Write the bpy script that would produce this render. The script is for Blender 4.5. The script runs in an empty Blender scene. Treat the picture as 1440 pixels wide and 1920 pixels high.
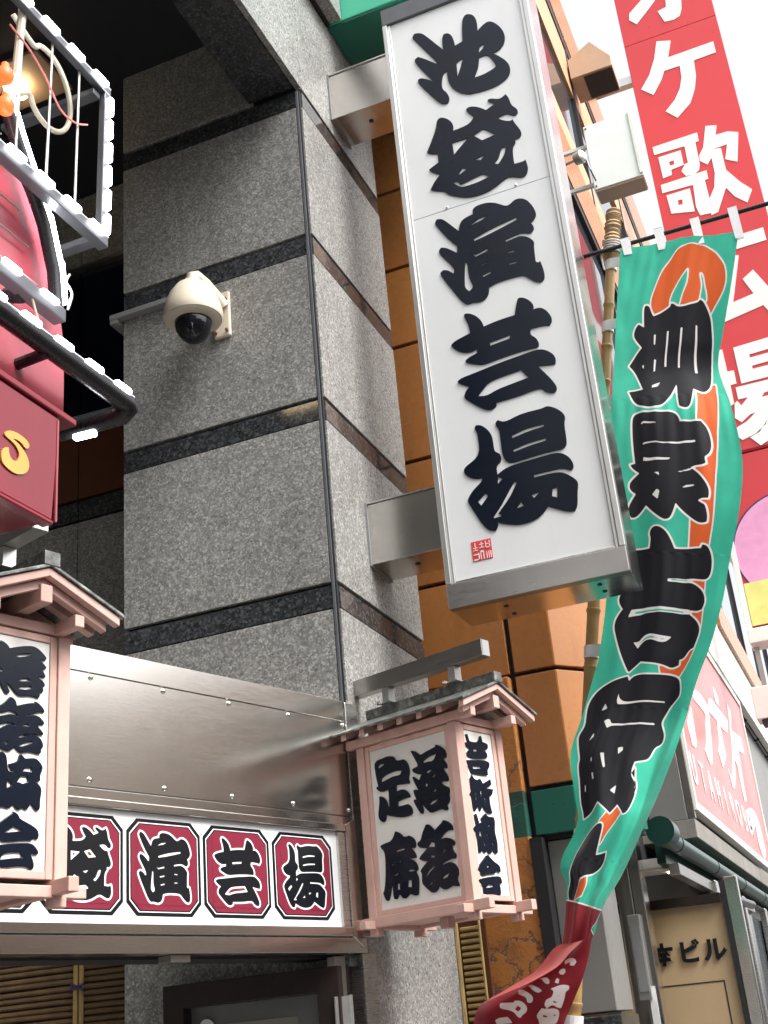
import bpy, bmesh, math, random
import numpy as np
from mathutils import Vector, Matrix
random.seed(7)
R = math.radians
scene = bpy.context.scene
col = scene.collection

# ---------------------------------------------------------------- camera
cam_d = bpy.data.cameras.new("camera")
cam = bpy.data.objects.new("camera", cam_d); col.objects.link(cam)
yaw, pitch, roll = -.355824, .414694, -.0947987
fw = Vector((math.sin(yaw)*math.cos(pitch), math.cos(yaw)*math.cos(pitch), math.sin(pitch)))
rt = Vector((math.cos(yaw), -math.sin(yaw), 0)); up = rt.cross(fw)
r2 = rt*math.cos(roll)+up*math.sin(roll); u2 = -rt*math.sin(roll)+up*math.cos(roll)
m = Matrix((r2, u2, -fw)).transposed().to_4x4(); m.translation = (0, 0, 1.6)
cam.matrix_world = m
cam_d.sensor_fit = 'VERTICAL'; cam_d.sensor_height = 36; cam_d.lens = 36*2307.76/1920
cam_d.clip_start = .05; cam_d.clip_end = 600
scene.camera = cam
# ---------------------------------------------------------------- sky, sun, exposure
SUN_EL, SUN_AZ = R(50), R(104)          # azimuth clockwise from +Y
world = bpy.data.worlds.new("World"); scene.world = world; world.use_nodes = True
nt = world.node_tree; nt.nodes.clear()
sky = nt.nodes.new('ShaderNodeTexSky'); sky.sky_type = 'NISHITA'; sky.sun_disc = False
sky.sun_elevation = SUN_EL; sky.sun_rotation = SUN_AZ; sky.dust_density = 4; sky.air_density = 1
hs = nt.nodes.new('ShaderNodeHueSaturation'); hs.inputs['Saturation'].default_value = .12; hs.inputs['Value'].default_value = 1.0
bg = nt.nodes.new('ShaderNodeBackground'); bg.inputs['Strength'].default_value = .15
wo = nt.nodes.new('ShaderNodeOutputWorld')
nt.links.new(sky.outputs[0], hs.inputs['Color']); nt.links.new(hs.outputs[0], bg.inputs['Color']); nt.links.new(bg.outputs[0], wo.inputs[0])
sd = bpy.data.lights.new("sun", 'SUN'); sd.energy = 1.5; sd.angle = R(26); sd.color = (1, .97, .93)
sun = bpy.data.objects.new("sun", sd); col.objects.link(sun)
sdir = Vector((math.sin(SUN_AZ)*math.cos(SUN_EL), math.cos(SUN_AZ)*math.cos(SUN_EL), math.sin(SUN_EL)))
sun.rotation_euler = sdir.to_track_quat('Z', 'Y').to_euler(); sun.location = (4, -4, 20)
vs = scene.view_settings
vs.view_transform = 'Standard'; vs.look = 'None'; vs.gamma = 1; vs.use_curve_mapping = False; vs.exposure = 1.42
scene.cycles.max_bounces = 8; scene.cycles.glossy_bounces = 4

DATA = {
 'ike': [[[-1705,7714],[-1686,7736],[-1643,7724],[-1605,7675],[-1510,7523],[-1506,7613],[-1490,7641],[-1460,7638],[-1432,7594],[-1424,7514],[-1375,7526],[-1362,7661],[-1345,7722],[-1313,7734],[-1274,7703],[-1259,7643],[-1264,7569],[-1200,7612],[-1155,7590],[-1110,7519],[-1094,7444],[-1111,7377],[-1151,7344],[-1187,7341],[-1126,7266],[-1096,7201],[-1100,7145],[-1124,7105],[-1198,7073],[-1280,7073],[-1374,7082],[-1435,7119],[-1482,7176],[-1505,7245],[-1504,7326],[-1520,7325],[-1534,7302],[-1551,7213],[-1520,7163],[-1508,7107],[-1524,7075],[-1560,7081],[-1597,7124],[-1702,7309],[-1702,7347],[-1676,7353],[-1625,7313],[-1609,7298],[-1706,7484],[-1706,7522],[-1682,7534],[-1642,7503],[-1566,7424],[-1568,7444],[-1698,7687]],[[-1277,7387],[-1268,7427],[-1237,7438],[-1250,7409]],[[-1432,7368],[-1390,7386],[-1411,7321],[-1436,7267]],[[-1282,7344],[-1226,7334],[-1188,7243],[-1196,7222],[-1264,7204],[-1329,7203],[-1297,7270]]],
 'bukuro': [[[-1616,6958],[-1601,6983],[-1571,6982],[-1527,6942],[-1508,6891],[-1515,6852],[-1413,6858],[-1375,6899],[-1413,6958],[-1416,6981],[-1391,6991],[-1340,6970],[-1288,6921],[-1232,6945],[-1269,6975],[-1270,6994],[-1243,6996],[-1194,6967],[-1153,6991],[-1133,6951],[-1127,6892],[-1095,6850],[-1094,6815],[-1113,6802],[-1140,6813],[-1165,6838],[-1224,6828],[-1188,6795],[-1150,6776],[-1132,6785],[-1125,6751],[-1095,6683],[-1095,6642],[-1114,6625],[-1140,6626],[-1137,6598],[-1161,6573],[-1166,6494],[-1166,6453],[-1116,6447],[-1095,6458],[-1087,6395],[-1102,6347],[-1132,6332],[-1179,6354],[-1227,6370],[-1295,6330],[-1377,6308],[-1468,6313],[-1544,6346],[-1608,6391],[-1623,6419],[-1684,6443],[-1712,6465],[-1676,6519],[-1639,6553],[-1692,6594],[-1704,6620],[-1681,6632],[-1638,6649],[-1637,6712],[-1688,6735],[-1704,6753],[-1674,6811],[-1627,6906]],[[-1531,6759],[-1434,6754],[-1529,6672]],[[-1390,6761],[-1325,6782],[-1260,6714],[-1341,6704]],[[-1232,6589],[-1206,6594],[-1221,6543],[-1265,6490],[-1287,6502],[-1257,6531]],[[-1401,6575],[-1342,6588],[-1370,6562]],[[-1492,6543],[-1464,6529],[-1519,6506]],[[-1559,6463],[-1537,6458],[-1517,6426],[-1405,6447],[-1365,6447],[-1338,6420],[-1410,6408],[-1490,6409],[-1524,6422]]],
 'en': [[[-1709,6215],[-1697,6235],[-1673,6232],[-1646,6213],[-1568,6105],[-1555,6152],[-1526,6179],[-1467,6190],[-1466,6217],[-1447,6238],[-1395,6242],[-1340,6230],[-1296,6202],[-1258,6172],[-1230,6177],[-1204,6195],[-1167,6194],[-1129,6169],[-1104,6123],[-1088,6074],[-1088,6037],[-1106,6011],[-1126,5998],[-1115,5978],[-1113,5950],[-1131,5930],[-1149,5927],[-1183,5946],[-1233,5945],[-1290,5935],[-1289,5923],[-1231,5932],[-1194,5931],[-1152,5906],[-1124,5864],[-1130,5840],[-1133,5758],[-1134,5727],[-1120,5717],[-1108,5723],[-1097,5663],[-1096,5611],[-1108,5585],[-1131,5579],[-1160,5594],[-1195,5630],[-1221,5657],[-1276,5663],[-1367,5664],[-1431,5649],[-1435,5615],[-1455,5580],[-1498,5566],[-1542,5579],[-1570,5573],[-1596,5592],[-1627,5644],[-1710,5814],[-1716,5848],[-1695,5864],[-1664,5851],[-1634,5819],[-1626,5850],[-1702,5972],[-1708,6006],[-1691,6025],[-1655,6011],[-1598,5956],[-1590,5996],[-1611,6023],[-1659,6097],[-1706,6192]],[[-1491,6114],[-1436,6140],[-1383,6146],[-1418,6128],[-1476,6117]],[[-1482,6011],[-1364,6043],[-1210,6067],[-1210,6052],[-1367,6017],[-1477,5998]],[[-1501,5911],[-1480,5898],[-1413,5914],[-1409,5902],[-1481,5887],[-1490,5894]],[[-1466,5819],[-1411,5829],[-1411,5818],[-1463,5809]],[[-1457,5742],[-1410,5752],[-1411,5742],[-1454,5732]],[[-1292,5849],[-1249,5846],[-1252,5839],[-1288,5843]],[[-1291,5767],[-1250,5766],[-1252,5759],[-1290,5760]],[[-1554,5865],[-1545,5857],[-1544,5756],[-1529,5688],[-1552,5665],[-1573,5709]]],
 'gei': [[[-1608,5504],[-1600,5521],[-1577,5519],[-1535,5490],[-1504,5444],[-1494,5402],[-1399,5415],[-1307,5417],[-1279,5511],[-1267,5522],[-1234,5511],[-1199,5474],[-1187,5439],[-1192,5419],[-1154,5419],[-1119,5387],[-1098,5340],[-1098,5306],[-1117,5281],[-1150,5293],[-1225,5295],[-1232,5261],[-1203,5232],[-1190,5188],[-1199,5167],[-1221,5166],[-1299,5169],[-1432,5162],[-1527,5151],[-1574,5169],[-1625,5193],[-1634,5210],[-1612,5228],[-1558,5241],[-1558,5263],[-1591,5256],[-1644,5268],[-1689,5307],[-1706,5339],[-1683,5360],[-1584,5384],[-1586,5440]],[[-1472,5283],[-1351,5294],[-1357,5276],[-1471,5265]],[[-1696,5092],[-1672,5109],[-1589,5118],[-1444,5138],[-1302,5149],[-1205,5157],[-1156,5134],[-1122,5099],[-1111,5062],[-1120,5031],[-1145,5032],[-1216,5047],[-1164,4964],[-1134,4903],[-1133,4874],[-1150,4856],[-1178,4862],[-1210,4883],[-1225,4905],[-1292,4903],[-1345,4895],[-1485,4891],[-1484,4873],[-1501,4861],[-1534,4856],[-1578,4884],[-1654,4958],[-1668,4985],[-1651,5021],[-1630,5037],[-1683,5071]],[[-1493,5035],[-1320,5052],[-1286,4996],[-1457,4976],[-1529,4957],[-1582,4965],[-1551,4995]]],
 'jo': [[[-1507,4773],[-1490,4785],[-1446,4761],[-1360,4787],[-1232,4783],[-1206,4792],[-1159,4767],[-1120,4723],[-1113,4688],[-1125,4658],[-1125,4555],[-1136,4520],[-1167,4507],[-1246,4512],[-1409,4502],[-1450,4503],[-1478,4521],[-1493,4563],[-1493,4646],[-1493,4724],[-1508,4751]],[[-1423,4665],[-1333,4684],[-1239,4683],[-1240,4674],[-1335,4668],[-1420,4653]],[[-1427,4578],[-1346,4594],[-1241,4598],[-1242,4587],[-1343,4580],[-1423,4568]],[[-1634,4769],[-1621,4788],[-1590,4782],[-1553,4741],[-1531,4684],[-1535,4602],[-1506,4583],[-1498,4548],[-1511,4521],[-1533,4509],[-1533,4459],[-1483,4485],[-1410,4494],[-1299,4498],[-1208,4502],[-1156,4485],[-1122,4446],[-1110,4406],[-1117,4381],[-1133,4374],[-1174,4396],[-1223,4399],[-1333,4400],[-1332,4388],[-1210,4388],[-1159,4365],[-1116,4323],[-1101,4292],[-1114,4243],[-1124,4168],[-1145,4137],[-1178,4142],[-1219,4161],[-1284,4198],[-1316,4165],[-1370,4137],[-1450,4132],[-1527,4155],[-1568,4175],[-1569,4155],[-1585,4132],[-1620,4139],[-1655,4181],[-1695,4270],[-1723,4336],[-1717,4362],[-1679,4406],[-1633,4437],[-1626,4457],[-1667,4462],[-1710,4490],[-1726,4531],[-1702,4559],[-1626,4599],[-1620,4693],[-1621,4743]],[[-1533,4440],[-1514,4424],[-1538,4405]],[[-1663,4326],[-1617,4361],[-1606,4344],[-1648,4301]],[[-1585,4216],[-1531,4277],[-1451,4384],[-1436,4383],[-1486,4308],[-1563,4227],[-1547,4217],[-1550,4210],[-1586,4208]],[[-1361,4288],[-1323,4292],[-1351,4271]],[[-1451,4235],[-1428,4259],[-1417,4239]],[[-1244,4293],[-1221,4295],[-1228,4242],[-1252,4255]]],
 'raku': [[[391,2886],[400,2887],[420,2879],[440,2863],[447,2856],[483,2866],[521,2872],[538,2877],[539,2886],[561,2876],[587,2856],[602,2832],[601,2816],[591,2811],[576,2810],[591,2791],[598,2772],[593,2764],[570,2767],[587,2742],[596,2720],[594,2708],[582,2704],[567,2710],[551,2707],[570,2691],[591,2679],[594,2660],[589,2647],[591,2629],[584,2610],[571,2603],[576,2586],[570,2580],[557,2580],[541,2589],[515,2588],[483,2584],[468,2588],[445,2613],[426,2636],[434,2611],[434,2597],[426,2588],[411,2597],[389,2635],[380,2657],[385,2663],[396,2662],[386,2693],[385,2706],[398,2706],[413,2702],[388,2754],[387,2766],[395,2768],[424,2744],[441,2766],[418,2772],[395,2785],[388,2799],[398,2805],[422,2808],[424,2821],[406,2853]],[[459,2823],[495,2836],[538,2840],[517,2817],[487,2817],[461,2817]],[[473,2773],[501,2776],[494,2769],[478,2764]],[[499,2744],[513,2751],[530,2751],[509,2738]],[[459,2719],[464,2722],[473,2713],[465,2706],[458,2711]],[[498,2677],[512,2686],[519,2680],[511,2676]],[[473,2625],[490,2634],[521,2638],[510,2629],[485,2622]]],
 'jou': [[[162,2858],[165,2875],[183,2888],[217,2889],[240,2893],[273,2889],[291,2878],[298,2862],[336,2858],[342,2860],[362,2844],[374,2814],[373,2785],[364,2763],[370,2749],[365,2738],[344,2742],[287,2747],[285,2720],[325,2724],[350,2708],[364,2687],[362,2676],[336,2678],[289,2670],[286,2650],[332,2650],[348,2650],[365,2634],[370,2610],[363,2598],[331,2593],[288,2598],[235,2613],[211,2623],[207,2604],[194,2593],[178,2598],[158,2625],[174,2684],[175,2715],[186,2717],[210,2704],[224,2679],[225,2663],[233,2661],[236,2737],[202,2732],[178,2739],[162,2757],[167,2764],[175,2765],[166,2811]],[[185,2854],[197,2862],[223,2861],[216,2856],[190,2847]],[[200,2794],[230,2806],[286,2812],[324,2807],[312,2792],[267,2792],[199,2779]]],
 'go': [[[378,2465],[385,2472],[401,2477],[409,2500],[429,2528],[438,2540],[454,2539],[470,2526],[486,2508],[533,2535],[535,2542],[554,2539],[580,2521],[591,2499],[588,2488],[563,2491],[536,2480],[514,2462],[544,2465],[573,2456],[591,2441],[593,2429],[586,2422],[574,2423],[578,2401],[591,2387],[592,2372],[581,2365],[566,2368],[535,2362],[510,2354],[510,2350],[529,2354],[557,2358],[583,2343],[596,2318],[596,2299],[583,2278],[593,2258],[590,2247],[574,2248],[555,2254],[529,2245],[509,2243],[490,2254],[479,2264],[475,2253],[460,2242],[442,2240],[423,2251],[396,2276],[383,2297],[390,2329],[381,2342],[390,2354],[427,2379],[404,2383],[381,2396],[387,2407],[432,2435],[401,2440],[382,2451]],[[440,2439],[458,2457],[478,2450],[476,2435],[459,2439]],[[434,2378],[453,2400],[471,2394],[467,2391],[448,2393],[439,2377]],[[518,2403],[524,2410],[538,2417],[531,2407],[520,2400]],[[411,2314],[429,2336],[462,2352],[466,2349],[440,2334],[416,2315]],[[430,2278],[445,2295],[443,2284],[434,2276]],[[503,2292],[511,2301],[543,2310],[531,2296],[505,2291]]],
 'seki': [[[156,2490],[164,2495],[195,2500],[219,2502],[240,2517],[253,2542],[267,2539],[290,2524],[302,2510],[325,2508],[331,2511],[351,2502],[368,2483],[371,2464],[365,2448],[342,2450],[359,2433],[367,2412],[364,2403],[329,2406],[344,2399],[363,2385],[371,2360],[369,2349],[353,2350],[364,2331],[369,2310],[360,2246],[345,2241],[325,2247],[310,2254],[293,2242],[276,2238],[261,2245],[255,2257],[244,2259],[237,2246],[224,2242],[211,2250],[211,2307],[207,2305],[194,2262],[181,2242],[168,2244],[158,2259],[150,2282],[159,2290],[175,2355],[181,2434],[177,2463],[162,2479]],[[250,2452],[260,2455],[302,2457],[298,2451],[254,2449]],[[215,2395],[229,2400],[228,2395],[217,2392]],[[262,2401],[275,2407],[272,2402],[265,2398]],[[226,2348],[252,2355],[250,2350],[228,2345]],[[307,2314],[325,2311],[323,2283],[301,2288]],[[241,2308],[254,2308],[253,2283],[239,2285]],[[307,2356],[328,2358],[352,2350],[322,2352]]],
 'gei2': [[[56,2914],[68,2919],[77,2888],[81,2885],[144,2887],[160,2919],[175,2920],[179,2894],[213,2889],[218,2878],[212,2862],[182,2856],[204,2844],[204,2823],[179,2816],[80,2806],[45,2820],[58,2839],[79,2847],[39,2866],[41,2875],[66,2879]],[[101,2852],[133,2856],[131,2844],[101,2841]],[[38,2793],[187,2809],[214,2798],[210,2777],[193,2766],[192,2740],[158,2736],[67,2736],[53,2763],[37,2779]],[[74,2771],[146,2776],[144,2767],[85,2758]]],
 'jutsu': [[[39,2694],[66,2729],[90,2707],[127,2718],[144,2696],[206,2723],[211,2698],[168,2677],[218,2677],[206,2651],[182,2640],[182,2606],[191,2565],[146,2566],[123,2593],[97,2566],[88,2590],[59,2563],[43,2595],[40,2628],[28,2635],[53,2662]],[[115,2659],[138,2670],[117,2634]],[[137,2628],[152,2633],[146,2604]],[[76,2652],[87,2657],[81,2619],[72,2614]]],
 'kyou': [[[52,2549],[67,2556],[76,2532],[79,2513],[106,2520],[99,2534],[122,2554],[141,2561],[153,2548],[195,2549],[204,2528],[192,2491],[198,2454],[202,2427],[194,2388],[175,2385],[160,2403],[147,2386],[128,2382],[113,2400],[106,2386],[88,2388],[82,2404],[72,2385],[54,2386],[55,2423],[53,2460],[32,2475],[31,2488],[57,2504]],[[78,2481],[89,2484],[85,2449],[73,2459]],[[123,2481],[145,2464],[134,2458],[124,2465]],[[98,2437],[110,2440],[105,2418],[96,2415]],[[164,2435],[177,2439],[174,2425],[164,2422]],[[139,2504],[164,2514],[165,2503]]],
 'kai': [[[28,2309],[50,2333],[92,2362],[109,2376],[126,2372],[158,2349],[197,2335],[201,2311],[195,2304],[164,2310],[156,2296],[106,2294],[68,2285],[47,2294]],[[97,2320],[112,2336],[128,2326]],[[26,2265],[48,2273],[178,2289],[199,2279],[201,2258],[179,2252],[186,2229],[178,2205],[160,2203],[116,2211],[74,2205],[54,2214],[59,2240],[34,2252]],[[75,2233],[97,2249],[137,2248],[134,2240]]],
 'raku3': [[[-2405,2895],[-2381,2891],[-2376,2914],[-2364,2912],[-2348,2903],[-2342,2894],[-2305,2906],[-2259,2917],[-2233,2910],[-2211,2894],[-2203,2884],[-2208,2874],[-2223,2875],[-2226,2871],[-2211,2862],[-2202,2851],[-2208,2845],[-2219,2843],[-2209,2832],[-2205,2821],[-2210,2816],[-2224,2818],[-2234,2814],[-2214,2806],[-2206,2793],[-2209,2786],[-2215,2785],[-2211,2773],[-2216,2765],[-2226,2762],[-2225,2751],[-2231,2744],[-2244,2748],[-2272,2747],[-2296,2742],[-2315,2749],[-2337,2772],[-2349,2776],[-2341,2761],[-2335,2751],[-2340,2744],[-2351,2744],[-2363,2760],[-2376,2780],[-2405,2770],[-2426,2836]],[[-2320,2872],[-2298,2881],[-2264,2888],[-2280,2877],[-2307,2870]],[[-2307,2791],[-2289,2802],[-2271,2804],[-2261,2798],[-2286,2793]],[[-2305,2765],[-2294,2774],[-2261,2780],[-2256,2775],[-2276,2767]],[[-2384,2827],[-2366,2819],[-2372,2812],[-2384,2811]]],
 'go3': [[[-2402,2690],[-2373,2700],[-2347,2721],[-2337,2734],[-2326,2735],[-2312,2725],[-2308,2710],[-2274,2722],[-2245,2728],[-2244,2733],[-2231,2731],[-2212,2717],[-2205,2706],[-2208,2700],[-2221,2701],[-2242,2694],[-2264,2684],[-2238,2689],[-2220,2683],[-2205,2669],[-2207,2661],[-2220,2660],[-2229,2660],[-2226,2650],[-2208,2636],[-2208,2628],[-2222,2626],[-2249,2625],[-2225,2621],[-2209,2604],[-2207,2588],[-2216,2579],[-2214,2571],[-2220,2564],[-2235,2566],[-2260,2568],[-2281,2562],[-2296,2564],[-2311,2577],[-2317,2571],[-2328,2562],[-2340,2562],[-2358,2567],[-2396,2576],[-2410,2626]],[[-2389,2679],[-2357,2681],[-2334,2689],[-2315,2686],[-2304,2676],[-2330,2680],[-2354,2673],[-2389,2663]],[[-2381,2632],[-2353,2647],[-2329,2651],[-2311,2646],[-2332,2646],[-2352,2639],[-2381,2622]],[[-2284,2651],[-2266,2656],[-2264,2650],[-2284,2647]],[[-2299,2611],[-2280,2620],[-2254,2624],[-2270,2617],[-2294,2609]],[[-2295,2583],[-2279,2593],[-2252,2602],[-2249,2599],[-2270,2588],[-2290,2581]],[[-2350,2587],[-2340,2593],[-2343,2582]]],
 'kyou3': [[[-2384,2535],[-2366,2554],[-2354,2558],[-2343,2552],[-2336,2538],[-2334,2505],[-2323,2499],[-2316,2501],[-2329,2516],[-2330,2523],[-2318,2526],[-2299,2536],[-2295,2553],[-2288,2558],[-2276,2550],[-2271,2545],[-2242,2551],[-2226,2547],[-2209,2530],[-2207,2519],[-2211,2509],[-2216,2492],[-2214,2482],[-2225,2477],[-2230,2475],[-2217,2467],[-2208,2451],[-2214,2420],[-2213,2395],[-2222,2387],[-2232,2390],[-2245,2406],[-2250,2406],[-2255,2392],[-2265,2387],[-2275,2392],[-2280,2390],[-2287,2385],[-2299,2388],[-2310,2400],[-2319,2389],[-2331,2387],[-2347,2390],[-2377,2385],[-2393,2458]],[[-2278,2505],[-2270,2517],[-2248,2519],[-2250,2506]],[[-2334,2456],[-2333,2473],[-2320,2465],[-2319,2458],[-2332,2448]],[[-2298,2469],[-2285,2488],[-2263,2490],[-2260,2474],[-2278,2466],[-2289,2469]]],
 'kai3': [[[-2380,2319],[-2357,2341],[-2333,2359],[-2312,2373],[-2309,2379],[-2298,2376],[-2288,2368],[-2283,2357],[-2222,2335],[-2215,2308],[-2220,2300],[-2236,2303],[-2240,2295],[-2278,2294],[-2336,2285],[-2355,2292],[-2379,2290]],[[-2336,2313],[-2304,2334],[-2271,2322]],[[-2378,2267],[-2354,2276],[-2308,2283],[-2248,2288],[-2230,2281],[-2217,2267],[-2215,2259],[-2221,2253],[-2244,2257],[-2235,2240],[-2229,2222],[-2233,2210],[-2244,2208],[-2256,2217],[-2290,2216],[-2339,2209],[-2369,2216]],[[-2347,2233],[-2340,2247],[-2320,2255],[-2280,2258],[-2271,2243],[-2310,2239]]],
 'brush': [[[10682,4271],[11302,4314],[11506,4259],[11149,3783],[10867,3612],[10659,3726],[10859,3813],[11173,4124],[11111,4154],[10566,4142]],[[9888,3813],[10284,4021],[10214,3704],[10079,3637],[9902,3628]],[[11693,4411],[12091,4440],[12963,4443],[12787,4287],[12533,4250],[12163,4235],[12192,3945],[11730,3745],[11634,3890],[11892,4003],[11990,4247],[11544,4234]],[[12280,4646],[12516,4592],[12449,4481],[12216,4479]],[[13268,4694],[13526,4659],[13244,4400],[14086,4471],[14033,4279],[13529,4228],[13544,4268],[13422,4036],[13309,3668],[13051,3620],[13064,3977],[12939,4039],[12460,3683],[12232,3638],[12172,3817],[12315,3740],[12838,4057],[13076,4342]],[[13003,3531],[13648,3642],[14102,3554],[14212,3257],[13893,3140],[13650,3234],[13638,3459],[13039,3271],[12976,3401]]],
 'k_o': [[[-703,13930],[-581,14030],[-356,14208],[-232,14068],[-340,14002],[-458,13882],[-639,13710],[-722,13821]],[[-218,13943],[-232,13822],[-347,13799],[-291,13592],[-175,13572],[-91,13599],[-49,13705],[-10,13959],[-205,14055]],[[-205,14060],[-10,13964],[-10,14332],[-205,14332]],[[-760,14334],[240,14334],[240,14500],[-760,14500]],[[-205,14502],[-10,14502],[-10,14780],[-205,14780]],[[-354,14212],[-230,14072],[-208,14160],[-208,14332],[-260,14332]]],
 'k_ke': [[[-446,13324],[-273,13258],[-353,13007],[228,13013],[228,12832],[-53,12824],[-72,12584],[-124,12388],[-216,12193],[-406,12037],[-529,12192],[-389,12322],[-299,12465],[-248,12625],[-235,12814],[-435,12819],[-493,12697],[-628,12503],[-764,12653],[-628,12831],[-521,13064]]],
 'k_uta': [[[-780,11720],[-221,11724],[-225,11591],[-267,11591],[-276,11252],[-300,11176],[-360,11132],[-466,11148],[-506,11232],[-447,11324],[-409,11326],[-403,11584],[-781,11597]],[[-739,11542],[-460,11542],[-462,11318],[-620,11303],[-624,11227],[-737,11215]],[[-626,11427],[-566,11429],[-571,11366],[-626,11366]],[[-780,11129],[-217,11135],[-218,11008],[-262,11005],[-259,10672],[-282,10516],[-406,10529],[-422,10601],[-433,10672],[-407,10989],[-784,11005]],[[-742,10954],[-455,10952],[-459,10607],[-731,10676]],[[-624,10836],[-569,10829],[-577,10760],[-629,10763]],[[-107,11778],[22,11737],[-18,11600],[130,11596],[247,11535],[156,11117],[27,11208],[88,11414],[-89,11409],[8,11387],[4,11056],[130,10821],[238,10672],[152,10507],[29,10645],[-45,10806],[-198,10501],[-282,10483],[-260,10722],[-176,10857],[-130,11058],[-125,11294],[-188,11212],[-267,11300],[-258,11383],[-192,11477]]],
 'k_hiro': [[[-675,10099],[-42,10105],[251,10109],[254,9929],[-118,9922],[-548,9917],[-673,9444],[-892,9007],[-972,9117],[-803,9487]],[[-136,9849],[-88,9832],[-272,9236],[-29,9277],[-109,9504],[28,9589],[143,9319],[226,9090],[107,8947],[44,9093],[-415,9011],[-520,9012],[-385,9346]]],
 'k_ba': [[[-705,8678],[-508,8673],[-508,8377],[-436,8372],[-439,8202],[-507,8197],[-513,7964],[-643,7900],[-682,8117],[-749,8193],[-740,8324]],[[-387,8656],[7,8670],[159,8674],[83,8205],[-94,8184],[-388,8184]],[[-233,8519],[-23,8526],[97,8531],[96,8489],[-33,8479],[-234,8476]],[[-234,8369],[-54,8375],[69,8379],[64,8338],[-64,8328],[-232,8328]],[[-459,8154],[-101,8149],[72,8153],[68,8024],[-130,8009],[-173,8003],[-210,7959],[-141,7957],[30,7952],[-12,7644],[-93,7487],[-253,7420],[-336,7384],[-429,7509],[-314,7549],[-199,7680],[-237,7618],[-364,7536],[-514,7499],[-567,7575],[-545,7664],[-424,7708],[-312,7790],[-369,7784],[-479,7714],[-518,7758],[-540,7787],[-508,7963],[-473,7985],[-442,7916],[-354,7996],[-461,8000]]],
 'ess': [[[2430,3201],[2444,3216],[2456,3221],[2459,3213],[2460,3203],[2472,3191],[2487,3191],[2502,3204],[2503,3224],[2484,3242],[2454,3248],[2439,3252],[2441,3264],[2464,3277],[2500,3282],[2535,3277],[2546,3267],[2542,3254],[2527,3249],[2508,3261],[2477,3258],[2475,3255],[2502,3250],[2537,3230],[2549,3204],[2539,3178],[2513,3161],[2483,3153],[2447,3159],[2429,3171]]],
 'flag_black': [[[174,395],[182,375],[205,378],[223,419],[239,442],[337,406],[343,382],[367,389],[399,418],[508,401],[523,382],[549,398],[588,459],[611,511],[631,607],[658,772],[633,878],[604,919],[562,934],[512,917],[482,988],[462,1019],[435,1026],[407,1012],[406,967],[418,882],[367,947],[314,995],[259,1011],[190,1001],[139,972],[118,929],[105,899],[199,899],[154,787],[101,730],[153,656],[179,630],[131,573],[117,532],[135,488],[148,480],[183,502]],[[122,1111],[127,1063],[153,1036],[256,1044],[308,1042],[367,1047],[390,1071],[398,1105],[485,1111],[515,1106],[539,1139],[550,1194],[548,1252],[530,1294],[510,1311],[516,1346],[492,1362],[461,1364],[438,1377],[481,1413],[522,1471],[535,1515],[532,1551],[501,1555],[482,1569],[503,1586],[519,1591],[537,1649],[539,1693],[516,1704],[482,1693],[404,1631],[369,1591],[352,1675],[329,1693],[305,1689],[253,1649],[207,1600],[158,1666],[127,1671],[109,1640],[112,1595],[145,1525],[117,1507],[108,1472],[127,1436],[161,1401],[122,1374],[113,1352],[137,1343],[125,1230]],[[104,1869],[171,1867],[246,1862],[249,1799],[239,1777],[248,1742],[276,1731],[310,1746],[347,1782],[390,1867],[457,1863],[531,1854],[536,1831],[562,1836],[590,1881],[606,1942],[605,2011],[583,2038],[547,2032],[495,2040],[374,2052],[369,2070],[437,2068],[507,2062],[559,2091],[587,2134],[596,2179],[586,2218],[560,2223],[520,2224],[516,2250],[559,2280],[599,2338],[604,2398],[593,2471],[563,2478],[547,2525],[523,2536],[531,2567],[497,2589],[452,2572],[350,2556],[288,2542],[233,2612],[221,2605],[153,2495],[94,2375],[71,2321],[77,2276],[111,2230],[72,2176],[105,2105]],[[233,2644],[254,2678],[273,2644],[328,2634],[389,2639],[484,2630],[551,2639],[580,2673],[605,2737],[595,2768],[557,2809],[539,2864],[526,2920],[556,2968],[576,3018],[571,3063],[536,3078],[527,3142],[503,3165],[446,3177],[436,3220],[440,3262],[477,3298],[489,3364],[456,3216],[441,3245],[486,3299],[495,3387],[469,3484],[430,3496],[365,3431],[313,3489],[206,3407],[137,3463],[52,3511],[40,3412],[51,3268],[52,3266],[52,3178],[67,3152],[38,3067],[24,3013],[40,2958],[27,2895],[19,2823],[53,2741],[145,2680]],[[245,3554],[283,3565],[296,3603],[326,3697],[345,3752],[419,3730],[442,3796],[381,3864],[240,3903],[196,3978],[133,4085],[60,4059],[26,3987],[117,3860],[146,3727],[158,3628]]],
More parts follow.
